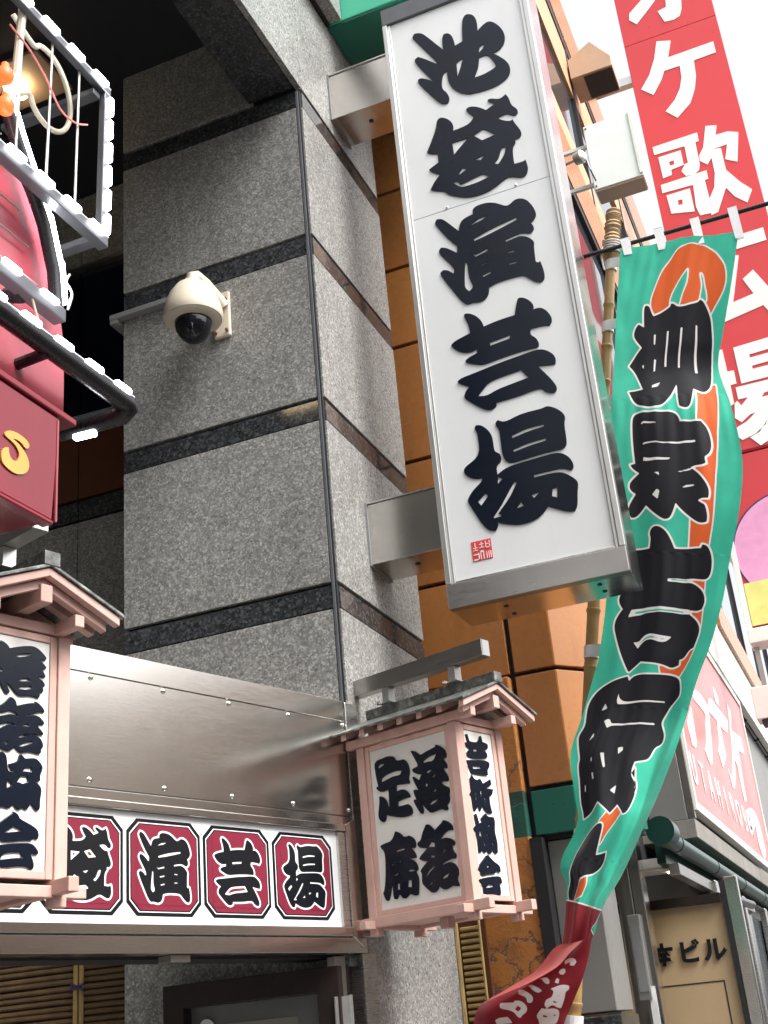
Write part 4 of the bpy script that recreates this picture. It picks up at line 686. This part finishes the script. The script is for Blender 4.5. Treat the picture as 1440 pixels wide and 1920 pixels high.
MB().tube(soft([(XF-.02, 2.36, 4.68), (XF, 2.44, 4.63), (XF, 2.53, 4.58), (XF, 2.60, 4.52), (XF, 2.68, 4.525), (XF, 2.75, 4.57)]), .0035, 6).obj('red_cable', M['redwire'], sh, True)
MB().tube([(XF-.02, 2.42, 4.80), (XF-.02, 2.40, 4.5)], .014, 8).obj('conduit', M['cable'], sh, True)
MB().tube(soft([(XF-.03, 2.52, 3.77), (XF-.03, 2.58, 3.66), (XF-.03, 2.64, 3.60)]), .004, 6).obj('thin_cable', M['cable'], sh, True)
MB().tube(soft([(XF-.02, 2.69, 3.80), (XF-.02, 2.71, 3.87), (XF-.05, 2.72, 3.93), (XF-.06, 2.75, 3.98)]), .004, 6).obj('thin_cable', M['rope'], sh, True)
for z, y in ((4.43, 2.325), (4.32, 2.335)): MB().lathe([(.004, -.034), (.014, -.030), (.022, -.022), (.027, -.008), (.027, .006), (.022, .02), (.013, .03), (.011, .046)], (XF, y, z), 20).obj('orange_bulb', M['bulb'], sh, True)

# ---------------------------------------------------------------- orange building
ob = thing('orange_building', 'orange panel building with green bands and windows on its street side', 'building')
YO = 7.3; XV = -1.96; XF1 = -1.682; XC, YC = -1.35, 7.71      # vertical joint, fold, chamfer end
box('core', (-5, YO+.05, 2.69), (XF1-.02, 30, 12.2), M['dark'], ob)
zj = [2.995, 3.712, 4.419, 5.353, 6.285, 6.951, 7.656, 8.37, 9.02]
def opanel(pts, z0, z1, mat): return MB().prism(pts, 2, z0+.014, z1-.014, .004).obj('cladding_panel', M[mat], ob)
for z0, z1 in zip(zj, zj[1:]):
    opanel([(-3.6, YO), (XV-.016, YO), (XV-.016, YO+.045), (-3.6, YO+.045)], z0, z1, 'orange')
    opanel([(XV+.016, YO), (XF1, YO), (XF1+.0, YO+.045), (XV+.016, YO+.045)], z0, z1, 'orange')
    opanel([(XF1+.002, YO+.001), (XC, YC), (XC-.035, YC+.03), (XF1-.02, YO+.04)], z0, z1, 'orange')
opanel([(XV+.016, YO), (XF1, YO), (XF1, YO+.045), (XV+.016, YO+.045)], 2.705, 2.995, 'green')
opanel([(XF1+.002, YO+.001), (XC, YC), (XC-.035, YC+.03), (XF1-.02, YO+.04)], 2.705, 2.995, 'green')
MB().prism([(-3.6, YO+.046), (XF1, YO+.046), (XC-.036, YC+.03), (XC-.036, YC+.1), (-3.6, YC+.1)], 2, 2.70, 9.02).obj('joint_backing', M['dark'], ob)
gbx = box('green_box', (XB+.004, 6.06, 8.19), (-1.45, 7.9, 9.6), M['greenlight'], ob, .006)
box('green_soffit', (XB+.006, 6.07, 8.175), (-1.46, 7.89, 8.188), M['green'], gbx)
# street side: long horizontal bands and glazing
XS = -1.30
for i, y0 in enumerate([YC+.3+2.4*j for j in range(8)]):
    y1 = y0+2.38
    box('spandrel_panel', (XS-.06, y0, 11.45), (XS+.02, y1, 12.25), M['orange'], ob, .004)
    box('spandrel_panel', (XS-.06, y0, 8.50), (XS+.02, y1, 9.15), M['orange'], ob, .004)
    box('soffit_strip', (XS-.06, y0, 10.62), (XS+.0, y1, 11.28), M['peach'], ob)
    box('soffit_strip', (XS-.06, y0, 9.20), (XS-.0, y1, 9.55), M['peach'], ob)
    box('window_pane', (XS-.05, y0+.02, 9.56), (XS-.03, y1-.02, 10.6), M['glass'], ob)
    box('window_pane', (XS-.05, y0+.02, 6.0), (XS-.03, y1-.02, 8.4), M['glass'], ob)
    box('window_mullion', (XS-.06, y0-.02, 6.0), (XS+.01, y0+.02, 8.48), M['dark'], ob); box('window_mullion', (XS-.06, y0-.02, 9.2), (XS+.01, y0+.02, 11.44), M['dark'], ob)
    box('window_rail', (XS-.06, y0, 8.41), (XS+.01, y1, 8.49), M['dark'], ob); box('window_rail', (XS-.06, y0, 11.30), (XS+.012, y1, 11.44), M['dark'], ob)
    box('spandrel_panel', (XS-.06, y0, 5.1), (XS+.02, y1, 5.98), M['white_paint'], ob, .004)
box('street_core', (-4, YC+.1, 5.1), (XS-.065, 27, 12.2), M['dark'], ob)
t = thing('vent_hood', 'beige sheet metal vent hood with dark opening high on the orange building', 'vent', (0, 10.3, 0))
MB().prism([(-1.28, 11.05), (-1.02, 11.20), (-.84, 10.93), (-.84, 10.80), (-1.28, 10.80)], 1, 0, .42, .004).obj('hood', M['beige'], t)
MB().prism([(-1.15, 10.795), (-.85, 10.795), (-.85, 10.79), (-1.15, 10.79)], 1, .03, .39).obj('opening', M['dark'], t)
t = thing('sign_box', 'small white square sign box on bracket beyond the tall theatre sign', 'sign', (0, 8.2, 0))
MB().box((-1.0, 0, 7.76), (-.60, .20, 8.40), .006).obj('box_body', M['print_white'], t)
box('bottom_tray', (-.99, .01, 7.745), (-.61, .19, 7.759), M['beige'], t); box('side_channel', (-.63, -.012, 7.78), (-.60, -.001, 8.40), M['white_paint'], t, .003)
for x, z in ((-.98, 8.37), (-.62, 8.37), (-.98, 7.79), (-.62, 7.79)): MB().lathe([(.008, 0), (.008, .006)], (0, 0, 0), 8).obj('screw', M['rust'], t).matrix_local = Matrix.Translation((x, -.002, z)) @ Matrix.Rotation(R(90), 4, 'X')
box('bracket', (-1.29, .10, 7.88), (-1.012, .13, 7.91), M['white_paint'], t); box('bracket', (-1.29, .10, 8.27), (-1.012, .13, 8.30), M['white_paint'], t)
t = thing('spotlight', 'little round spotlight clamped beside the white square sign box', 'light', (-1.03, 8.1, 8.03))
MB().tube([(-.06, 0, 0), (.0, -.02, -.005), (.02, -.03, -.01)], [.05, .055, .03], 14).obj('lamp_head', M['steel_white'], t, True); MB().tube([(.02, 0, -.02), (.04, 0, -.14), (.06, .06, -.22)], .006, 6).obj('flex', M['black_pipe'], t)
MB().tube([(-.26, .05, 0), (-.05, 0, 0)], .012, 8).obj('arm', M['steel_white'], t)

# cracked old pier below the cladding
op = thing('plaster_pier', 'cracked and stained orange plaster pier with green painted band', 'pier')
MB().box((-2.46, 7.25, 0), (-1.975, 7.9, 3.70), .01).obj('pier_body', M['plaster'], op)
box('edge_strip', (-1.974, 7.24, 0), (-1.90, 7.6, 2.70), M['dark'], op)
gw = thing('grey_stone_pier', 'grey stone pier with dark water stain under the green cladding', 'pier')
MB().box((-1.898, 7.36, 1.72), (-1.63, 7.8, 2.685), .006).obj('pier_upper', M['greywall'], gw)
MB().box((-1.898, 7.34, 0), (-1.61, 7.82, 1.70), .006).obj('pier_base', M['granite_dark'], gw)

# ---------------------------------------------------------------- office entrance beyond the flag
en = thing('office_entrance', 'steel framed office entrance with beige lettered panel and ceiling downlight', 'entrance')
box('side_wall', (-2.6, 8.1, 0), (-1.77, 8.2, 2.85), M['steel_dull'], en)
MB().box((-1.76, 8.45, 0), (-1.66, 8.6, 2.86), .008).obj('jamb', M['steel_panel'], en); MB().box((-1.655, 8.46, 0), (-1.585, 8.62, 2.86), .006).obj('jamb', M['steel_side'], en)
MB().box((-1.71, 8.415, 1.78), (-1.63, 8.449, 2.30), .004).obj('letter_slot', M['steel_white'], en); box('notice_sticker', (-1.655, 8.452, 1.60), (-1.61, 8.4585, 1.86), M['print_white'], en); box('slot_glass', (-1.70, 8.41, 1.83), (-1.64, 8.4145, 2.24), M['trunk'], en)
box('end_wall', (-1.95, 9.0, 0), (-1.165, 9.06, 2.36), M['door'], en)
MB().box((-1.66, 8.992, 0), (-1.25, 8.998, 1.86), .001).obj('door_leaf', M['door'], en)
MB().box((-1.668, 8.990, 0), (-1.66, 8.999, 1.868)).box((-1.25, 8.990, 0), (-1.242, 8.999, 1.868)).box((-1.668, 8.990, 1.86), (-1.242, 8.999, 1.868)).obj('door_gap', M['dark'], en)
box('transom', (-1.95, 8.95, 2.362), (-1.165, 9.06, 2.42), M['bronze'], en)
MB().box((-1.16, 8.97, 0), (-1.13, 9.06, 2.5)).obj('jamb', M['dark'], en); MB().box((-1.127, 8.98, 0), (-1.04, 9.06, 2.52), .006).obj('jamb', M['steel_side'], en)
for ch, x, s_ in (('本', -1.62, .15), ('ビ', -1.44, .16), ('ル', -1.27, .16)): word('letter', ch, s_, AX_FRONT, (x, 8.988, 2.055), .006, M['print_black'], en, .006)
box('inner_ceiling', (-2.1, 8.63, 2.60), (-1.47, 9.0, 2.66), M['white_paint'], en)
box('ceiling_hatch', (-1.70, 8.7, 2.585), (-1.35, 8.95, 2.598), M['white_paint'], en)
dl = MB().lathe([(.075, -.012), (.08, 0)], (-1.42, 8.75, 2.585), 20).obj('downlight_ring', M['white_paint'], en); MB().lathe([(.03, -.02), (.035, -.012)], (-1.42, 8.75, 2.583), 16).obj('lamp', M['warm'], dl)

# ---------------------------------------------------------------- karaoke building further along
kb = thing('karaoke_building', 'karaoke building with cracked soffit and green pipe beneath its street sign', 'building')
box('core', (-4, 9.5, 2.9), (-1.42, 26, 5.05), M['greywall'], kb)
for i in range(6): MB().box((-2.2, 9.42+i*1.3, 2.86), (-1.30, 10.71+i*1.3, 3.0), .006).obj('soffit_slab', M['concrete'], kb)
box('green_header', (-1.46, 8.46, 2.60), (-1.40, 12.5, 2.84), M['greypipe'], kb, .004); box('steel_track', (-1.40, 8.5, 2.52), (-1.33, 12.5, 2.595), M['steel_dull'], kb, .004)
MB().box((-1.63, 9.42, 3.0), (-1.35, 9.47, 4.2), .004).obj('end_plate', M['steel_white'], kb); MB().box((-1.348, 9.42, 3.0), (-1.292, 9.47, 5.0), .004).obj('end_trim', M['steel_dull'], kb)
MB().tube([(-1.33, 8.05, 2.72), (-1.33, 15, 2.72)], .055, 18).obj('green_pipe', M['greypipe'], kb, True)
for y in (8.5, 10.1, 11.7, 13.2): MB().tube([(-1.33, y, 2.72), (-1.33, y+.02, 2.72)], .058, 18).obj('pipe_collar', M['dark'], kb)
MB().tube([(-1.33, 8.0, 2.745), (-1.33, 8.2, 2.745)], .09, 20).obj('pipe_cap', M['greypipe'], kb, True)
MB().box((-1.36, 14.0, 5.76), (-1.24, 26, 6.14), .006).obj('eave_board', M['orange'], kb)
for i in range(8): box('window_pane', (-1.40, 9.6+i*1.3, 5.08), (-1.37, 10.85+i*1.3, 5.7), M['glass'], kb); 
for i in range(8): box('window_mullion', (-1.42, 10.86+i*1.3, 5.07), (-1.35, 10.89+i*1.3, 5.72), M['dark'], kb)
box('upper_wall', (-4, 9.5, 5.06), (-1.42, 26, 6.1), M['white_paint'], kb)
box('shop_front', (-4, 9.6, 0), (-1.45, 26, 2.7), M['greywall'], kb)
for i in range(4): MB().box((-1.36, 9.9+i*1.6, 0), (-1.30, 10.05+i*1.6, 2.6), .008).obj('shop_post', M['steel'], kb); box('shop_pane', (-1.40, 10.06+i*1.6, .3), (-1.37, 11.48+i*1.6, 2.5), M['glass'], kb)
MB().tube([(-1.22, 11.3, 2.50), (-1.2, 10.2, 2.46), (-1.19, 9.75, 2.44), (-1.18, 9.6, 2.38), (-1.18, 9.58, 2.2), (-1.18, 9.6, .5)], .035, 10).obj('black_conduit', M['black_pipe'], kb, True)
ks = thing('karaoke_street_sign', 'backlit pink street sign with white brush strokes and the word UTAHIROBA', 'sign')
box('sign_face', (-1.33, 9.5, 3.13), (-1.285, 14.66, 4.95), M['salmon'], ks)
for a, b in (((9.48, 3.06), (14.68, 3.128)), ((9.48, 4.952), (14.68, 5.02)), ((9.45, 3.06), (9.498, 5.02)), ((14.662, 3.06), (14.72, 5.02))):
    box('sign_frame', (-1.34, a[0], a[1]), (-1.27, b[0], b[1]), M['white_paint'], ks, .004)
for c in mmc('brush'): glyph('brush_stroke', [c], AX_RIGHT, (-1.282, 0, 0), .004, M['print_white'], ks)
for i, ch in enumerate('UTAHIROBA'): word('letter', ch, .36, AX_RIGHT, (-1.282, 9.75+i*.43, 3.40), .004, M['print_white'], ks)
rsn = thing('karaoke_blade_sign', 'tall red blade sign with white characters hanging over the street', 'sign', (0, 13, 0))
box('sign_body', (-.86, .012, 7.36), (.34, .30, 15.9), M['sign_red'], rsn, .01)
for z0, z1 in ((7.38, 10.4), (10.41, 13.41), (13.42, 15.9)): box('face_panel', (-.855, 0, z0), (.335, .011, z1), M['sign_red'], rsn)
for key in ('k_o', 'k_ke', 'k_uta', 'k_hiro', 'k_ba'):
    glyph('letter', mmc(key), AX_FRONT, (0, -.004, 0), .006, M['print_white'], rsn, smooth=False)
for z in (9.5, 12.9): box('bracket', (-1.4, .1, z), (-.862, .2, z+.12), M['steel_white'], rsn)
ps = thing('disc_sign', 'lower sign panel with pink disc on red and lime below the karaoke blade sign', 'sign', (0, 13, 0))
box('panel', (-.84, .01, 5.38), (.34, .28, 7.34), M['sign_red'], ps, .005)
disc = [(-.235+.62*math.cos(R(a)), 6.18+.62*math.sin(R(a))) for a in range(0, 360, 8)]
glyph('disc_outline', [disc], AX_FRONT, (0, .006, 0), .004, M['navy'], ps, offset=.02); glyph('disc', [disc], AX_FRONT, (0, .003, 0), .004, M['pink_disc'], ps)
box('lime_panel', (-.835, -.002, 5.385), (.335, .0005, 5.86), M['lime'], ps)
MB().box((-.9, -.01, 5.3), (-.842, .3, 7.0), .005).box((-.9, -.02, 5.2), (.4, .32, 5.36), .01).obj('frame', M['white_paint'], ps)
box('bracket', (-1.4, .1, 6.2), (-.902, .2, 6.3), M['steel_white'], ps)
t = thing('wall_box', 'beige equipment box hanging under the disc sign at the right edge', 'box', (-1.0, 13.05, 4.42))
MB().box((0, 0, 0), (.7, .3, .34), .01).obj('box_body', M['white_paint'], t); box('louvre', (.05, .02, -.05), (.65, .25, -.002), M['dark'], t)
for x in (.12, .55): box('hanger', (x, .1, .342), (x+.05, .15, .78), M['steel_dull'], t)

# ---------------------------------------------------------------- banner
def catmull(A, n):
    A = np.asarray(A, float); N = len(A); out = []
    for t in np.linspace(0, N-1, n):
        i = min(int(t), N-2); f = t-i; p = [A[max(i-1, 0)], A[i], A[i+1], A[min(i+2, N-1)]]
        out.append(.5*(2*p[1]+(-p[0]+p[2])*f+(2*p[0]-5*p[1]+4*p[2]-p[3])*f*f+(-p[0]+3*p[1]-3*p[2]+p[3])*f**3))
    return np.array(out)
def cloth_mesh(name, rows, nu, nv, W, L, ripple, attrs, mat, parent):
    rw = catmull(np.array(rows)/1000, nv); u = np.linspace(0, 1, nu); v = np.linspace(0, 1, nv)
    A, B = rw[:, None, :3], rw[:, None, 3:]
    G = A+(B-A)*u[None, :, None]; U, V = np.meshgrid(u, v)
    G[..., 1] += ripple(U, V)
    # keep the projected outline: slide each point along its sight line is not needed for centimetre ripples
    vert = G.reshape(-1, 3); i = np.arange((nv-1)*nu).reshape(nv-1, nu)[:, :-1].ravel()
    faces = np.stack([i, i+1, i+nu+1, i+nu], 1)
    me = bpy.data.meshes.new(name); me.from_pydata(vert.tolist(), [], faces.tolist()); me.update()
    uv = np.stack([U.ravel()*W, V.ravel()*L], 1)
    for k_, polys in attrs.items():
        at = me.attributes.new(k_, 'FLOAT', 'POINT'); at.data.foreach_set('value', sdf(uv, polys).astype(np.float32))
    me.materials.append(mat)
    for f in me.polygons: f.use_smooth = True
    o = bpy.data.objects.new(name, me); col.objects.link(o); o.parent = parent
    return o
def cloth_mat(name, base, layers, trans=.35):
    k = NT(name); p = k.pos()
    weave = k.noise(p, 420, 2); n1 = k.noise(p, 5, 5, .6)
    c = k.ramp(n1, [(.3, tuple(x*.88 for x in base)), (.7, tuple(min(1, x*1.08) for x in base))])
    c = field_layers(k, c, layers)
    k.l(c, k.b.inputs['Base Color']); k.setp(Roughness=.75, Specular_IOR_Level=.25, Sheen_Weight=.15)
    k.bump(k.mix(.6, weave, k.noise(p, 14, 6, .7)), .25, .004)
    tr = k.n('ShaderNodeBsdfTranslucent'); k.l(c, tr.inputs['Color'])
    ms = k.n('ShaderNodeMixShader'); ms.inputs[0].default_value = trans
    k.l(k.b.outputs[0], ms.inputs[1]); k.l(tr.outputs[0], ms.inputs[2]); k.l(ms.outputs[0], k.o.inputs[0])
    return k.m
TEAL, ORG, INK, WHT, MAR = (.05, .50, .345), (.72, .13, .03), (.012, .012, .017), (.80, .80, .79), (.25, .02, .03)
bn = thing('banner', 'tall teal banner with bold black characters and an orange stroke on a bamboo pole', 'banner', (-2.02, 6.55, 0))
bn.location = (0, 0, 0)
fl = cloth_mat('banner_cloth', TEAL, [('d_orange', 9, WHT), ('d_orange', 0, ORG), ('d_hole', 9, WHT), ('d_hole', 0, TEAL), ('d_black', 11, WHT), ('d_black', 0, INK), ('d_slit', 0, WHT), ('d_teal', 0, TEAL), ('d_red', 9, WHT), ('d_red', 0, MAR)])
def rip(U, V):
    return (.030*np.sin(2*np.pi*(1.25*U+.35*V))*(.35+.9*V) + .016*np.sin(2*np.pi*(2.7*U-1.6*V)+1.3)*(.3+V) + .005*np.sin(2*np.pi*(6*V+1.5*U)) + .02*np.exp(-((U-.80)/.05)**2)*np.clip((V-.12)*6, 0, 1) + .0035*np.sin(2*np.pi*(9*U+3*V)+4*np.sin(7*V))*np.exp(-((V%.22)-.03)**2/.006) + .003*np.sin(2*np.pi*(4.2*U-11*V)+2*np.sin(9*U))*np.exp(-U/.18))*np.clip(.25+U*3, 0, 1)
cloth_mesh('cloth', DATA['flag_rows'], 110, 620, 700, 4300, rip, {'d_black': DATA['flag_black'], 'd_slit': DATA['flag_slit'], 'd_teal': DATA['flag_teal'], 'd_orange': DATA['flag_orange'], 'd_hole': DATA['flag_hole'], 'd_red': DATA['flag_red']}, fl, bn)
tm = cloth_mat('tail_cloth', MAR, [('d_txt', 0, WHT), ('d_hole', 0, MAR)])
cloth_mesh('tail', DATA['tail_rows'], 70, 90, 600, 700, lambda U, V: .03*np.sin(2*np.pi*(1.1*U+.7*V))*np.clip(V*2, 0, 1)+.012*np.sin(2*np.pi*(2.6*U-V)), {'d_txt': DATA['tail_txt'], 'd_hole': DATA['tail_hole']}, tm, bn)
cloth_mesh('turned_edge', DATA['fold_rows'], 14, 50, 100, 100, lambda U, V: .03*np.sin(np.pi*U)-.02, {}, cloth_mat('tail_reverse_lit', (.62, .10, .09), []), bn)  # same red as the tail; light from sky and back is in the brighter colour
ptop, pbot = Vector((-.732, 6.74, 6.44)), Vector((-1.742, 6.78, 1.69)); pd = (pbot-ptop).normalized()
pend = ptop+pd*((0-ptop.z)/pd.z)
ln = (pend-ptop).length; pts, rad = [], []; s_ = 0; nodes = []
while s_ < ln:
    seg = .30+.06*math.sin(s_*5); f = s_/ln; r0 = .031+.016*f
    for t_, k_ in ((0, 1.10), (.012, 1.14), (.022, 1.0), (.06, .97), (seg*.5, .965), (seg-.02, .985), (seg-.003, 1.02)):
        if s_+t_ < ln: pts.append(ptop+pd*(s_+t_)); rad.append(r0*k_)
    s_ += seg
pts.append(pend); rad.append(.047)
MB().tube(pts, rad, 16).obj('bamboo_pole', M['bamboo'], bn, True)
wr = [ptop+pd*(x-.02) for x in np.linspace(0, .36, 40)]
MB().tube(wr, [.043+.005*math.sin(i*1.9)+.006*(i > 6)+.004*math.sin(i*.6) for i in range(40)], 16).obj('straw_wrap', M['straw'], bn, True)
def coil(c0, c1, r, n, th, mat, name):
    d = (c1-c0); a = d.normalized().orthogonal().normalized(); b = d.normalized().cross(a)
    MB().tube([c0+d*(i/(n*14))+(a*math.cos(i/14*2*math.pi)+b*math.sin(i/14*2*math.pi))*r for i in range(n*14+1)], th, 6).obj(name, M[mat], bn, True)
coil(ptop+pd*.21, ptop+pd*.30, .058, 5, .006, 'rope', 'lashing')
coil(ptop+pd*.01, ptop+pd*.045, .048, 3, .005, 'straw', 'lashing')
cb0, cb1 = Vector((-.96, 6.67, 6.14)), Vector((.30, 6.67, 6.12))
MB().tube([cb0, cb1], .014, 10).obj('crossbar', M['black_pipe'], bn, True)
MB().tube([ptop+pd*.26+Vector((-.05, -.05, 0)), ptop+pd*.30+Vector((-.06, -.055, -.03)), ptop+pd*.42+Vector((-.03, -.06, -.02))], .006, 6).obj('loose_cord', M['rope'], bn, True)
for x in (-.685, -.475, -.25, -.02):
    zc = cb0.z+(cb1.z-cb0.z)*(x-cb0.x)/(cb1.x-cb0.x)
    zt = 6.086+(5.963-6.086)*(x+.72)/.709
    MB().prism([(-.026, .02), (-.02, zt-zc-.05), (.03, zt-zc-.055), (.03, .02)], 1, -.019, -.016).box((-.026, -.019, .017), (.03, .019, .02)).box((-.02, .016, zt-zc-.04), (.03, .019, .02)).obj('loop_tape', M['tape'], bn).matrix_local = Matrix.Translation((x, 6.64, zc))
def pole_at(z): return ptop+pd*((z-ptop.z)/pd.z)
for z, w_ in ((6.06, .14), (5.63, .14), (5.12, .12), (3.60, .15), (2.60, .10)):
    c = pole_at(z); f = (c-ptop).length/ln; r_ = .036+.016*f
    ring = [(r_*math.cos(R(a)), r_*math.sin(R(a))) for a in range(0, 360, 20)]
    o = MB()
    o.prism([(x, y) for x, y in ring], 2, -.035, .035)
    o.box((0, -r_-.004, -.035), (w_, -r_+.002, .035))
    o.obj('tie_tape', M['tape'], bn).matrix_local = Matrix.Translation(c) @ Matrix.Rotation(R(9), 4, 'Y')
c = pole_at(1.66); MB().tube([c+pd*-.05, c+pd*.12], .056, 16).obj('pole_cuff', M['tape'], bn)

# ---------------------------------------------------------------- across the street: unseen, shaped for steel reflections and shade on the column
for nm, lab, y0, y1, h, mt, fl_ in (('unseen_shop_building', 'unseen grey two storey shop building across the street', -9, 2.5, 7.4, 'facade_b', 2), ('unseen_shop_building', 'unseen cream shop building across the street with wide windows', 2.6, 7.4, 6.6, 'facade_a', 2), ('unseen_shop_building', 'unseen tan building further up the opposite side', 8.6, 22, 7.2, 'facade_c', 2)):
    t = thing(nm, lab, 'building', (8.5, 0, 0), 0, 'unseen buildings across the street')
    box('wall', (0, y0, -.1), (6, y1, h), M[mt], t)
    n = int((y1-y0)/1.9)
    for f in range(fl_):
        for i in range(n):
            ya = y0+.3+i*(y1-y0-.4)/n; w = box('window', (-.03, ya, 1.0+f*2.7), (-.002, ya+1.3, 2.6+f*2.7), M['white_paint'], t)
            box('pane', (-.04, ya+.06, 1.06+f*2.7), (-.031, ya+1.24, 2.54+f*2.7), M['glass'], w)
    box('awning', (-.7, y0+.2, 3.0), (-.002, y1-.2, 3.25), M['shop_red'] if mt == 'facade_a' else M['white_paint'], t)

for nm, lab, a, b, mt, wx in (('added_end_building', 'unseen grey building added to close off the sky behind the viewer', (-2.3, -16, -.1), (16, -13, 13), 'facade_b', True), ('added_side_building', 'unseen beige building added next door to block sky behind the viewer', (-9, -13, 0), (-2.4, -3.15, 11), 'facade_a', False)):
    t = thing(nm, lab, 'building')  # unseen blocks added to cut low sky light on the column
    box('wall', a, b, M[mt], t)
    for f in range(4):
        for i in range(6):
            if wx: w = box('window', (a[0]+.8+i*2.6, b[1]+.002, 1.2+f*2.8), (a[0]+2.6+i*2.6, b[1]+.03, 2.9+f*2.8), M['white_paint'], t); box('pane', (a[0]+.88+i*2.6, b[1]+.031, 1.28+f*2.8), (a[0]+2.52+i*2.6, b[1]+.04, 2.82+f*2.8), M['glass'], w)
            elif f < 3: w = box('window', (b[0]+.002, a[1]+.4+i*1.6, 1.2+f*2.8), (b[0]+.03, a[1]+1.6+i*1.6, 2.9+f*2.8), M['white_paint'], t); box('pane', (b[0]+.031, a[1]+.46+i*1.6, 1.28+f*2.8), (b[0]+.04, a[1]+1.54+i*1.6, 2.82+f*2.8), M['glass'], w)
